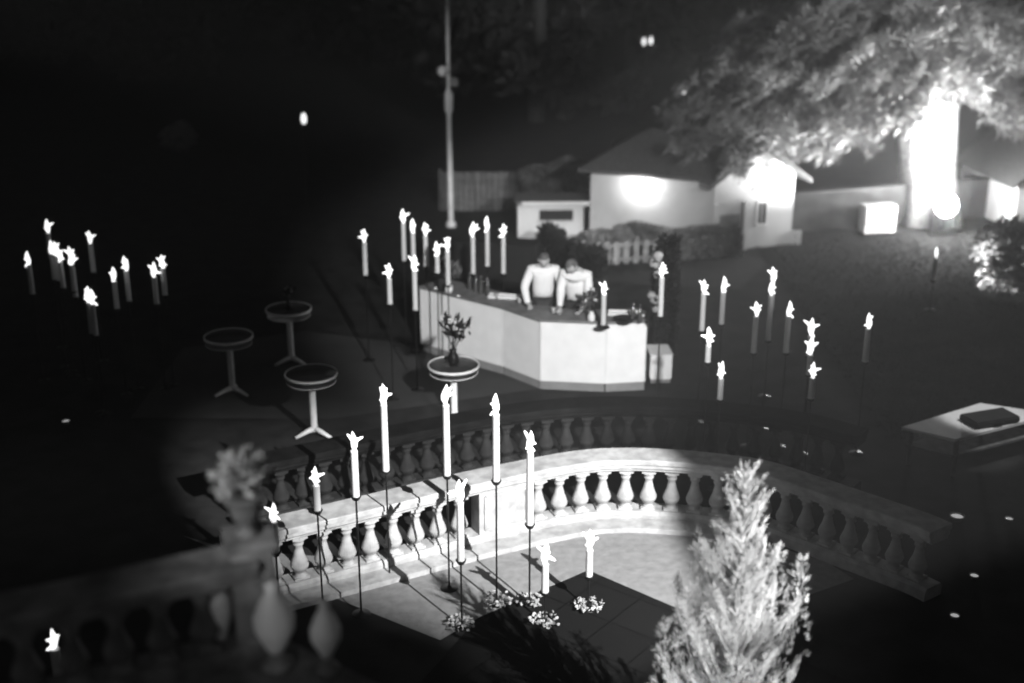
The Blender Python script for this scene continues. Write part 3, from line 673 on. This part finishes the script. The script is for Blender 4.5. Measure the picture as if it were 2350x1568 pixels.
# ---------------------------------------------------------------- shrubs and hedges
def fence(label, p0, p1, h, m, posts=2.0, name='fence', cat='fence', gap=.145):
    p0 = Vector(p0); p1 = Vector(p1); d = p1-p0; L = math.hypot(d.x, d.y); t = thing(name, label, cat, (p0.x, p0.y, 0), math.atan2(d.y, d.x))
    bm = bmesh.new(); k = 0.0; g = random.Random(1)
    while k < L: box(bm, (k+.07, 0, h/2+g.uniform(-.01, .01)), (.13, .02, h)); k += gap
    obj('boards', bm, m, t); bm = bmesh.new()
    for z in (h*.2, h*.85): box(bm, (L/2, .03, z), (L, .03, .07))
    obj('rails', bm, m, t)
    k = 0.0
    while k <= L: bm = bmesh.new(); box(bm, (k, .08, (h+.06)/2), (.09, .09, h+.06)); obj('post', bm, m, t); k += posts
def shrub(label, x, y, sx, sy, sz, m='darkleaf', n=1500, cat='shrub', name='shrub', zc=None, rz=0, leaf=.10, group=None, seed=2, lw=.03):
    t = thing(name, label, cat, (x, y, hill(x, y)), rz, group); g = np.random.default_rng(seed)
    u = g.normal(size=(n, 3)); u /= np.linalg.norm(u, axis=1)[:, None]; rr = g.random(n)**.3; zc = sz*.5 if zc is None else zc
    lump = 1+.16*np.sin(u[:, 0]*5+seed)+.14*np.sin(u[:, 1]*7+u[:, 2]*5+seed)
    p = u*(rr*lump)[:, None]*np.array([sx, sy, sz*.5])+np.array([0, 0, zc]); p[:, 2] = np.maximum(p[:, 2], .03)
    st = bmesh.new()
    for k in range(6):
        a = k*1.05; tube(st, [(0, 0, 0), (math.cos(a)*sx*.3, math.sin(a)*sy*.3, zc*.8), (math.cos(a)*sx*.55, math.sin(a)*sy*.55, zc*1.3)], [.03, .02, .008], 5)
    obj('stems', st, M['darkbark'], t); blades('leaves', p, u, 5, leaf, lw, .8, M[m], t, seed); return t
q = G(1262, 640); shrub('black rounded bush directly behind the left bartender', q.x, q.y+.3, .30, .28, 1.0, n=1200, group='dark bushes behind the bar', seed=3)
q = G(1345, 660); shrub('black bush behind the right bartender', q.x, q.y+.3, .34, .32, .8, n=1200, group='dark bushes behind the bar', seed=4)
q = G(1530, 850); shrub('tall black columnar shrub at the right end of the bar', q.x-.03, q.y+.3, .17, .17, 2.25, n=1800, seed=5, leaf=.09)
# flowers on a stand between the bar and the columnar shrub
q = G(1502, 850)
t = thing('flower_stand', 'loose pale blooms on a dark stand at the right end of the bar', 'flower arrangement', (q.x-.03, q.y+.1, 0))
obj('post', lathe(bmesh.new(), [(.12, 0), (.12, .02), (.02, .04), (.02, 1.9)], n=12), M['dark'], t)
bm = bmesh.new(); g = random.Random(4)
for cx, cz, rr in ((-.0, 1.22, .10), (-.06, 1.30, .07), (.03, 1.66, .08), (-.02, 1.85, .12), (.03, 1.97, .09), (.02, 1.05, .06)):
    for k in range(16):
        d = Vector((g.gauss(0, 1), g.gauss(0, 1), g.gauss(0, 1))).normalized()
        bmesh.ops.create_icosphere(bm, subdivisions=1, radius=1, matrix=Matrix.Translation(Vector((cx, 0, cz))+d*rr*.7) @ d.to_track_quat('Z', 'Y').to_matrix().to_4x4() @ Matrix.Diagonal((.05, .04, .012, 1)))
obj('blooms', bm, M['dull'], t)

def hedge(label, path, w, h, m, n=2600, seed=1, leaf=.09, name='hedge'):
    c = path[0]; t = thing(name, label, 'hedge', (c.x, c.y, hill(c.x, c.y))); g = np.random.default_rng(seed)
    P = np.array([[p.x-c.x, p.y-c.y] for p in path]); seg = np.linalg.norm(np.diff(P, axis=0), axis=1); cum = np.concatenate([[0], np.cumsum(seg)])
    s = g.random(n)*cum[-1]; X = np.interp(s, cum, P[:, 0]); Y = np.interp(s, cum, P[:, 1])
    dx = P[-1]-P[0]; dx = dx/np.linalg.norm(dx); nr = np.array([-dx[1], dx[0]])
    a = g.random(n)*math.pi*1.0; o = np.cos(a)*w*.5*(1+.12*np.sin(s*3)); z = np.abs(np.sin(a))**.45*h*(1+.05*np.sin(s*1.7+seed)+.04*np.sin(s*5.1)); z = np.where(g.random(n) < .55, z*g.random(n), z)
    pts = np.stack([X+nr[0]*o, Y+nr[1]*o, np.maximum(z, .04)], 1); di = np.stack([nr[0]*np.cos(a), nr[1]*np.cos(a), np.sin(a)+.2], 1)
    st = bmesh.new()
    for k in range(int(cum[-1]/.7)+1):
        x, y = np.interp(k*.7, cum, P[:, 0]), np.interp(k*.7, cum, P[:, 1]); tube(st, [(x, y, 0), (x+.05, y, h*.6)], [.03, .015], 5)
    obj('stems', st, M['darkbark'], t)
    blades('leaves', pts, di, 7, leaf, .028, .7, M[m], t, seed); return t
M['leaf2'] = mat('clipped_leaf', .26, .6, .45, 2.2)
hedge('clipped leafy hedge running in front of the white cottage', [G(1440, 580), G(1560, 592), G(1690, 580)], .5, .60, 'leaf2', 3600, 3)
hedge('low leafy hedge between the kiosk and the cottage', [G(1335, 604), G(1440, 592)], .5, .62, 'leaf2', 2000, 4)
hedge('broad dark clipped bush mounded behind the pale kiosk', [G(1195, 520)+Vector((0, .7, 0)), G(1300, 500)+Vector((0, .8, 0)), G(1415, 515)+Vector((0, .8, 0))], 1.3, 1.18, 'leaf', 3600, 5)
fence('pale slatted fence running in front of the clipped hedge and cottage', G(1340, 612), G(1700, 588), .50, mat('weathered_slats', .30, .85, .35, 5), 1.2, 'slatted_fence', gap=.22)
q = G(1415, 520); shrub('leafy bush at the left corner of the cottage', q.x, q.y+.1, .5, .5, 1.0, 'leaf', 1000, seed=9)
q = G(2350, 735); t = shrub('bright floodlit bush sloping down at the right edge', q.x+.35, q.y+.3, 1.15, 1.0, 1.35, 'conifer', 2600, seed=11, leaf=.13)

# ---------------------------------------------------------------- kiosk, walls, fences
q = G(1262, 548); t = thing('garden_kiosk', 'low pale kiosk with a dark roof edge and dark serving hatch', 'kiosk', (q.x, q.y+.35, 0), .03)
bm = bmesh.new(); box(bm, (0, 0, .42), (1.52, .7, .84)); obj('body', bm, M['render'], t)
bm = bmesh.new(); box(bm, (.13, -.355, .56), (.78, .012, .24)); obj('hatch', bm, M['glassdark'], t)
bm = bmesh.new(); box(bm, (.13, -.40, .425), (.84, .10, .03)); obj('shelf', bm, M['render'], t)
bm = bmesh.new(); box(bm, (.06, 0, .87), (1.75, .95, .06)); obj('roof', bm, M['roof'], t)
bm = bmesh.new(); box(bm, (.10, -.49, .86), (1.56, .025, .10), 0); obj('fascia', bm, M['render'], t)
q0 = G(1345, 540)+Vector((0, .5, 0)); q1 = G(1470, 535)+Vector((0, .5, 0)); d = q1-q0
t = thing('low_wall', 'low pale rendered wall between the kiosk and the cottage', 'wall', q0, math.atan2(d.y, d.x))
bm = bmesh.new(); box(bm, (d.length/2, 0, .38), (d.length, .18, .76)); obj('wall', bm, M['render'], t); bm = bmesh.new(); box(bm, (d.length/2, 0, .79), (d.length+.1, .26, .05)); obj('coping', bm, M['render'], t)
fence('long dim board fence left of the kiosk', G(1030, 535)+Vector((-.3, 2.2, 0)), G(1200, 540)+Vector((0, 2.4, 0)), 1.0, M['fence'])
A = G(1822, 548); 
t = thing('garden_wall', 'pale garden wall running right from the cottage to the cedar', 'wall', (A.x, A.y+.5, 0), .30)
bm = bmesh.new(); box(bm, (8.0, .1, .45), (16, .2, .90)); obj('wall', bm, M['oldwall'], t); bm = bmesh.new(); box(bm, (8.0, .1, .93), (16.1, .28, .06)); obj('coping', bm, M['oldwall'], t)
# bright cabinet
q = G(2003, 528); t = thing('white_cabinet', 'glaring white lit cabinet box on the lawn left of the cedar', 'cabinet', (q.x, q.y-.3, hill(q.x, q.y-.3)), .15)
bm = bmesh.new(); box(bm, (0, 0, .36), (.78, .35, .66), 0, .02); obj('body', bm, M['white'], t)
bm = bmesh.new(); box(bm, (0, -.185, .50), (.66, .02, .40)); obj('glare_panel', bm, glow('glare_glow', 4), t)  # glow added to the front in place of floodlight glare
for s in (-1, 1): bm = bmesh.new(); box(bm, (s*.33, 0, .015), (.06, .3, .03)); obj('foot', bm, M['dark'], t)

# ---------------------------------------------------------------- cottage
EV = 1.65
Bc = G(1642, 412, EV); Cc = G(1356, 390, EV); Ac = G(1826, 398, EV)
for v in (Bc, Cc, Ac): v.z = 0
t = thing('cottage', 'white rendered cottage with dark roof and gable, lit by wall lamps', 'house', (Bc.x, Bc.y, 0))
o0 = Bc.copy(); Bl = Vector((0, 0, 0)); Cl = Cc-o0; Al = Ac-o0
gd = (Al-Bl).normalized(); gn = Vector((-gd.y, gd.x, 0)); wd_ = (Cl-Bl).normalized(); wn = Vector((wd_.y, -wd_.x, 0))
if wn.y < 0: wn = -wn
def quad(bm, *p): bm.faces.new([bm.verts.new(tuple(q)) for q in p])
Z = lambda v, z: Vector((v.x, v.y, z))
W = (Al-Bl).length; pk = Bl+gd*W*.5; PH = D(1740, 332, (o0+pk).y).z
DP = 5.0
bm = bmesh.new()                                   # gable wing
v = [Z(Bl, 0), Z(Al, 0), Z(Al, EV), Z(pk, PH), Z(Bl, EV)]; w_ = [q+gn*DP for q in v]
quad(bm, *v); quad(bm, *w_[::-1])
for i, j in ((1, 2), (4, 0), (2, 3), (3, 4)): quad(bm, v[i], w_[i], w_[j], v[j])
bmesh.ops.recalc_face_normals(bm, faces=bm.faces); wall = obj('gable_wall', bm, M['render'], t)
bm = bmesh.new(); c2 = [Z(Bl, 0), Z(Cl, 0), Z(Cl, EV), Z(Bl, EV)]; c3 = [q+wn*3.4 for q in c2]     # long wing
quad(bm, *c2); quad(bm, *c3)
for i, j in ((1, 2), (0, 3), (2, 3)): quad(bm, c2[i], c3[i], c3[j], c2[j])
bmesh.ops.recalc_face_normals(bm, faces=bm.faces); obj('wing_wall', bm, M['render'], t)
RH = 2.32
bm = bmesh.new(); e0 = Cl-wn*.2-(-wd_)*.25*-1; e0 = Cl-wn*.2+wd_*.25; e1 = Bl-wn*.2; k0 = Cl+wn*1.7-wd_*.9; k1 = Bl+wn*1.7; f0 = Cl+wn*3.6+wd_*.25; f1 = Bl+wn*3.6
for dz in (0, .07):
    quad(bm, Z(e0, EV-.03+dz), Z(e1, EV-.03+dz), Z(k1-wd_*1.3, RH+dz), Z(k0, RH+dz)); quad(bm, Z(f0, EV-.03+dz), Z(k0, RH+dz), Z(k1-wd_*1.3, RH+dz), Z(f1, EV-.03+dz)); quad(bm, Z(e0, EV-.03+dz), Z(k0, RH+dz), Z(f0, EV-.03+dz))
quad(bm, Z(e0, EV-.03), Z(e1, EV-.03), Z(e1, EV+.04), Z(e0, EV+.04))
rf = obj('wing_roof', bm, M['roof'], t)
bm = bmesh.new(); ov = .28
for s, e in ((-1, Bl), (1, Al)):
    sl = (EV-PH)/(W/2); eo = e+gd*s*ov; ez = EV+sl*ov
    for dz in (.015, .12): quad(bm, Z(pk-gn*ov, PH+dz), Z(eo-gn*ov, ez+dz), Z(eo+gn*(DP+.2), ez+dz), Z(pk+gn*(DP+.2), PH+dz))
    quad(bm, Z(pk-gn*ov, PH+.015), Z(eo-gn*ov, ez+.015), Z(eo-gn*ov, ez+.12), Z(pk-gn*ov, PH+.12)); quad(bm, Z(eo-gn*ov, ez+.015), Z(eo+gn*(DP+.2), ez+.015), Z(eo+gn*(DP+.2), ez+.12), Z(eo-gn*ov, ez+.12))
obj('gable_roof', bm, M['roof'], t)
ga = math.atan2(gd.y, gd.x)
def onw(f, z, out=.0): p = Bl+gd*W*f-gn*out; return Vector((p.x, p.y, z))
bm = bmesh.new(); box(bm, onw(.60, .80, .008), (.20, .02, .50), ga); win = obj('window', bm, M['glassdark'], t)
bm = bmesh.new(); box(bm, onw(.60, 1.06, .02), (.28, .04, .04), ga); box(bm, onw(.60, .54, .02), (.30, .06, .04), ga)
for s in (-.12, .12): box(bm, onw(.60, .80, .02)+gd*s, (.04, .04, .479), ga)
box(bm, onw(.60, .80, .022), (.02, .02, .478), ga); obj('frame', bm, M['white'], win)
bm = bmesh.new(); box(bm, onw(.20, .42, .008), (.52, .02, .82), ga); gdoor = obj('garage_door', bm, M['grey'], t)
for f in (.02, .38): bm = bmesh.new(); box(bm, onw(f, .55, .05), (.11, .12, 1.1), ga); obj('pilaster', bm, M['render'], t)
bm = bmesh.new(); box(bm, onw(.70, 1.36, .012), (W*.46, .05, .05), ga); obj('ledge', bm, M['render'], t)
def wall_lamp(label, p, n, power, z):
    t = thing('wall_lamp', label, 'lamp', (p.x, p.y, z), math.atan2(n.y, n.x)+math.pi/2, 'lamps on the cottage walls')
    bm = bmesh.new(); box(bm, (0, -.015, 0), (.09, .03, .12), 0, .005); obj('bracket', bm, M['dark'], t)
    bm = bmesh.new(); lathe(bm, [(0, -.07), (.05, -.06), (.075, 0), (.05, .06), (0, .07)], (0, -.12, 0), 12); obj('bulb', bm, M['lamp'], t, True)
    point('cottage_lamp', (p.x+n.x*.22, p.y+n.y*.22, z-.05), power*.7, .05)
m1 = o0+Bl.lerp(Cl, .57); wall_lamp('glaring wall lamp under the eave of the cottage long side', m1-wn*.01, -wn, 55, EV-.16)
m2 = o0+Bl+gd*W*.78; wall_lamp('glaring wall lamp high on the cottage gable', m2-gn*.01, -gn, 50, EV+.02)
fence('low picket fence in front of the cottage gable', G(1735, 556), G(1828, 562), .34, M['render'], 1.0, 'picket_fence')
# house at the right edge
q = G(2330, 530); t = thing('outbuilding', 'white gabled outbuilding cut off by the right edge of the picture', 'house', (q.x+.9, q.y, 0), .1)
bm = bmesh.new(); v = [Vector(p) for p in ((-1.0, 0, 0), (1.6, 0, 0), (1.6, 0, 1.2), (.3, 0, 2.3), (-1.0, 0, 1.2))]; w_ = [p+Vector((0, 3, 0)) for p in v]; quad(bm, *v); quad(bm, *w_[::-1])
for i, j in ((1, 2), (4, 0), (2, 3), (3, 4)): quad(bm, v[i], w_[i], w_[j], v[j])
bmesh.ops.recalc_face_normals(bm, faces=bm.faces); obj('wall', bm, M['render'], t)
bm = bmesh.new(); s_ = 1.1/1.3
for s in (-1, 1):
    quad(bm, (.3, -.15, 2.33), (.3+s*1.5, -.15, 2.33-1.5*s_), (.3+s*1.5, 3.1, 2.33-1.5*s_), (.3, 3.1, 2.33)); quad(bm, (.3, -.15, 2.40), (.3+s*1.5, -.15, 2.40-1.5*s_), (.3+s*1.5, 3.1, 2.40-1.5*s_), (.3, 3.1, 2.40))
obj('roof', bm, M['roof'], t)

# ---------------------------------------------------------------- poles
q = G(1035, 520)
t = thing('metal_mast', 'tall slim pale mast with lamp cluster, left of the kiosk', 'mast', (q.x, q.y, 0))
zz = lambda y: D(1031, y, q.y).z
obj('pole', lathe(bmesh.new(), [(.13, 0), (.12, .10), (.065, .14), (.058, zz(262)), (.10, zz(255)), (.11, zz(215)), (.045, zz(205)), (.042, 9.5)], n=14), M['pole'], t, True)
bm = bmesh.new(); bmesh.ops.create_uvsphere(bm, u_segments=16, v_segments=10, radius=.13, matrix=Matrix.Translation((-.13, -.05, zz(163)))); tube(bm, [(0, 0, zz(163)), (-.1, 0, zz(163))], [.02, .02], 6); obj('globe', bm, M['white'], t, True)
bm = bmesh.new(); box(bm, (.12, -.02, zz(188)), (.18, .16, .2), .3, .02); obj('speaker_box', bm, M['grey'], t)
bm = bmesh.new(); box(bm, (-.16, -.02, zz(190)), (.16, .06, .05), 0, .01); obj('bracket', bm, M['dark'], t)
q = G(1726, 556); t = thing('dark_post', 'slim dark post standing before the cottage gable', 'post', (q.x, q.y, 0))
obj('pole', lathe(bmesh.new(), [(.04, 0), (.035, D(1724, 345, q.y).z)], n=10), M['fence'], t, True); obj('foot', lathe(bmesh.new(), [(.09, 0), (.09, .05), (.04, .12)], n=12), M['fence'], t)

# ---------------------------------------------------------------- great cedar
def limbs(t, bm, base, tips, r0, g, pts, dirs, dens=.16, side=.9, sprd=.9, rise=.4):
    for z0, tip in tips:
        p0 = Vector((base.x, base.y, z0)); tip = Vector(tip); L = (tip-p0).length; mid_ = p0.lerp(tip, .5)+Vector((0, 0, rise*L*.12)); N = max(6, int(L/.35)); path = []
        for i in range(N+1):
            u = i/N; path.append((1-u)**2*p0+2*u*(1-u)*mid_+u*u*tip+Vector((g.gauss(0, .05), g.gauss(0, .05), g.gauss(0, .04)))*min(1, u*3))
        tube(bm, path, [r0*(1-.85*i/N)+.012 for i in range(N+1)], 7)
        for i in range(1, N+1):
            u = i/N; d = (path[i]-path[i-1]).normalized(); sd = d.cross(Vector((0, 0, 1))).normalized()
            for s in (-1, 1):
                l2 = side*(1.15-u)*g.uniform(.6, 1.2)+.35; dr = (sd*s*g.uniform(.5, 1.1)+d*.7+Vector((0, 0, g.uniform(-.5, .25)))).normalized(); q0 = path[i]; e = q0+dr*l2
                tube(bm, [q0, q0.lerp(e, .5)+Vector((0, 0, .05)), e], [.025, .014, .006], 4)
                for k in range(int(l2/dens)+1):
                    f = (k+g.random())/(int(l2/dens)+1); pts.append(tuple(q0.lerp(e, f)+Vector((g.gauss(0, .07), g.gauss(0, .07), g.gauss(0, .06))))); dirs.append(tuple(dr*.9+Vector((0, 0, .2))))
t = thing('cedar', 'great cedar with a thick glaring floodlit trunk and wide spreading limbs', 'tree', (0, 0, 0))
g = random.Random(21); bm = bmesh.new()
tube(bm, [TR+Vector((0, 0, -.1)), TR+Vector((0, 0, .35)), TR+Vector((-.12, 0, 1.2)), TR+Vector((-.42, 0, 3.4)), TR+Vector((-.7, 0, 7.5)), TR+Vector((-.8, 0, 11))], [.86, .66, .62, .76, .55, .25], 28)
for v in bm.verts: a = math.atan2(v.co.y-TR.y, v.co.x-TR.x); k = 1+.06*math.sin(a*7)+.04*math.sin(a*13+v.co.z); v.co.x = TR.x+(v.co.x-TR.x)*k; v.co.y = TR.y+(v.co.y-TR.y)*k
obj('trunk', bm, M['bark'], t, True)
tips = []
for z0, px, py, Y in ((3.3, 1590, 335, 27.5), (3.5, 1700, 372, 27), (3.4, 1800, 345, 28.5), (3.6, 1620, 300, 28.5), (3.8, 1560, 260, 28.2), (4.2, 1600, 195, 29), (3.4, 1900, 340, 28.0), (3.3, 1960, 300, 27.5), (4.4, 1680, 120, 30), (4.0, 1750, 200, 27.5), (4.6, 1800, 100, 28.5), (5, 1850, 40, 27.5),
                      (5, 1700, 50, 31), (5.2, 1950, 20, 28), (4.2, 1880, 200, 27.2), (4.4, 1980, 120, 27), (4.6, 2060, 90, 27), (5.2, 2120, 20, 27.3), (4.8, 2200, 60, 27.5), (4.6, 2260, 110, 27.6), (4.4, 2330, 160, 28), (3.8, 2330, 260, 28.5), (3.4, 2390, 300, 29.5), (4.6, 2380, 60, 29), (4.2, 2300, 210, 31), (3.9, 2050, 190, 27.6), (3.7, 2000, 230, 28.2), (3.9, 2120, 170, 27.9), (3.8, 2230, 190, 28.0), (5.5, 2000, -60, 28), (5.5, 2250, -60, 28)):
    tips.append((z0, D(px, py, Y)))
for k in range(9): a = k*.7; tips.append((4+k*.6, TR+Vector((math.cos(a)*5, abs(math.sin(a))*5, 5+k*.5))))
pts, dirs = [], []; bm = bmesh.new(); limbs(t, bm, TR, tips, .15, g, pts, dirs)
M['bark2'] = mat('limb_bark', .22, .9, .3, 6)
obj('limbs', bm, M['bark2'], t)
blades('foliage', pts, dirs, 40, .24, .010, .55, M['needle'], t, 15)
# floodlight at its foot
fp = TR+Vector((-.05, -1.25, 0)); t = thing('floodlight', 'blinding ground floodlight at the foot of the cedar trunk', 'floodlight', (fp.x, fp.y, 0))
def drum(prof): b = lathe(bmesh.new(), prof, n=28); b.transform(Matrix.Translation((0, 0, .72)) @ Matrix.Rotation(R(80), 4, 'X')); return b
obj('housing', drum([(0, -.2), (.14, -.2), (.29, -.02), (.31, .02), (.29, .02)]), M['dark'], t, True)
obj('lens', drum([(0, .0), (.28, .0), (.26, .05), (.15, .09), (0, .11)]), glow('flood_lens', 60), t, True)
bm = bmesh.new(); box(bm, (0, .05, .03), (.63, .25, .06)); tube(bm, [(-.3, .05, .05), (-.3, .05, .7)], [.015, .015], 6); tube(bm, [(.3, .05, .05), (.3, .05, .7)], [.015, .015], 6); obj('stand', bm, M['dark'], t)
point('cedar_floodlight', fp+Vector((-.2, -.45, 1.1)), 850, .25)
spot('trunk_light', fp+Vector((-.3, -1.6, .3)), TR+Vector((-.3, 0, 3.2)), 1000, 36, .9, .2)
spot('bush_fill', G(2140, 700)+Vector((-.3, -.6, 1.0)), G(2350, 735)+Vector((.2, .3, 1.0)), 420, 32, .8, .1)  # small fill added to brighten the near side of the bush
spot('cedar_uplight', fp+Vector((0, -.9, .35)), TR+Vector((-2.6, -.5, 5)), 9000, 52, .9, .1)
spot('crown_low_fill', TR+Vector((-2.6, -3.2, .4)), TR+Vector((-5.2, -2.0, 4.6)), 1500, 44, .9, .1)  # extra unseen spot added to lift the dark left limbs

# ---------------------------------------------------------------- pine left of the cottage roof and dark wood
def back_tree(label, px, Y, h, w_, seed, m, group, n=12, dens=.34, leafn=14, ln=.42):
    p = D(px, 400, Y); z0 = hill(p.x, Y); t = thing('forest_tree', label, 'tree', (p.x, Y, z0), seed, group); g = random.Random(seed)
    bm = bmesh.new(); tube(bm, [(0, 0, -.3), (.1, 0, h*.4), (0, .1, h)], [.32, .22, .05], 8); obj('trunk', bm, M['darkbark'], t)
    tips = []; 
    for k in range(n): a = k*2.4+g.random(); z = h*(.12+.8*k/n); L = w_*(1.1-.75*k/n)*g.uniform(.7, 1.1); tips.append((z*.9, Vector((math.cos(a)*L, math.sin(a)*L, z+g.uniform(-.6, .8)))))
    pts, dirs = [], []; bm = bmesh.new(); limbs(t, bm, Vector((0, 0, 0)), tips, .1, g, pts, dirs, dens, 1.7)
    obj('limbs', bm, M['darkbark'], t); blades('crown', pts, dirs, leafn, ln, .075, .8, m, t, seed); return t
fr1 = back_tree('dark tree whose faint limbs show between mast and cottage', 1230, 44, 11, 4.2, 31, M['forest'], 'trees of the dark wood', n=16)
wood = [fr1]
names = ['tree of the black wood behind the far left lawn', 'tree of the black wood above the left lawn', 'tree of the black wood left of the mast', 'tree of the black wood beyond the mast', 'tree of the black wood behind the lanterns', 'tree of the black wood beyond the cottage roof', 'tree of the black wood beyond the cedar']
proto2 = back_tree('broad black tree at the far left of the wood', -150, 56, 15, 6, 41, M['forest'], 'trees of the dark wood', n=18, dens=.45, leafn=14, ln=.6)
def dup(root, loc, rz, sc, label):
    r = root.copy(); COL.objects.link(r); r.location = loc; r.rotation_euler = (0, 0, rz); r.scale = (sc, sc, sc); r['label'] = label
    for ch in root.children: c = ch.copy(); COL.objects.link(c); c.parent = r
    return r
WHERE = ['at the far left edge', 'above the left candles', 'above the glow cup lawn at left', 'behind the tiny left lantern', 'left of the mast', 'just left of the mast top', 'right of the mast top', 'above the kiosk', 'below the twin lanterns', 'right of the twin lanterns', 'behind the cottage ridge', 'behind the cottage gable', 'behind the left cedar limbs', 'behind the cedar crown', 'behind the cedar trunk', 'at the far right edge']
for k, wh in enumerate(WHERE):
    px = 0+k*160+random.uniform(-30, 30); Y = 54+(k % 3)*5+random.uniform(-1, 1); p = D(px, 300, Y)
    dup(proto2, (p.x, Y, hill(p.x, Y)-.3), k*1.3, random.uniform(.85, 1.15), 'black tree of the dark wood '+wh)
q = D(1400, 0, 75)
t = shrub('continuous dark thicket closing off the garden behind the wood', 0, 72, 70, 3, 26, 'forest', 9000, cat='thicket', name='thicket', leaf=1.6, lw=.5, seed=44, zc=9); t['kind'] = 'stuff'
q = G(1420, 262); shrub('faintly lit bush on the slope above the cottage ridge', q.x, q.y, .55, .5, 1.0, 'leaf', 500, seed=50, leaf=.14)
q = G(415, 345); shrub('faint pale bush alone in the dark upper left lawn', q.x, q.y, .45, .45, .8, 'conifer', 260, seed=51, leaf=.12)

gg = np.random.default_rng(5); N_ = 60000; X_ = gg.uniform(5.5, 17, N_); Y_ = gg.uniform(17, 29, N_)
Z_ = np.array([hill(a, b) for a, b in zip(X_, Y_)]); gr = blades('grass', np.stack([X_, Y_, Z_], 1), np.tile([0, 0, 1.2], (N_, 1)), 3, .05, .004, .5, mat('grass_blade', .035, .8, .4, 1), None, 6); struct(gr, 'stuff')

# ---------------------------------------------------------------- night haze
bm = bmesh.new(); box(bm, (0, 30, 19), (200, 130, 41)); hz = struct(obj('haze', bm, bpy.data.materials.new('haze')), 'stuff')
m = hz.data.materials[0]; m.use_nodes = True; nt = m.node_tree; nt.nodes.clear(); out = nt.nodes.new('ShaderNodeOutputMaterial'); pv = nt.nodes.new('ShaderNodeVolumePrincipled')
pv.inputs['Color'].default_value = (.9, .9, .9, 1); pv.inputs['Density'].default_value = .0042; pv.inputs['Anisotropy'].default_value = .2
nt.links.new(pv.outputs['Volume'], out.inputs['Volume'])
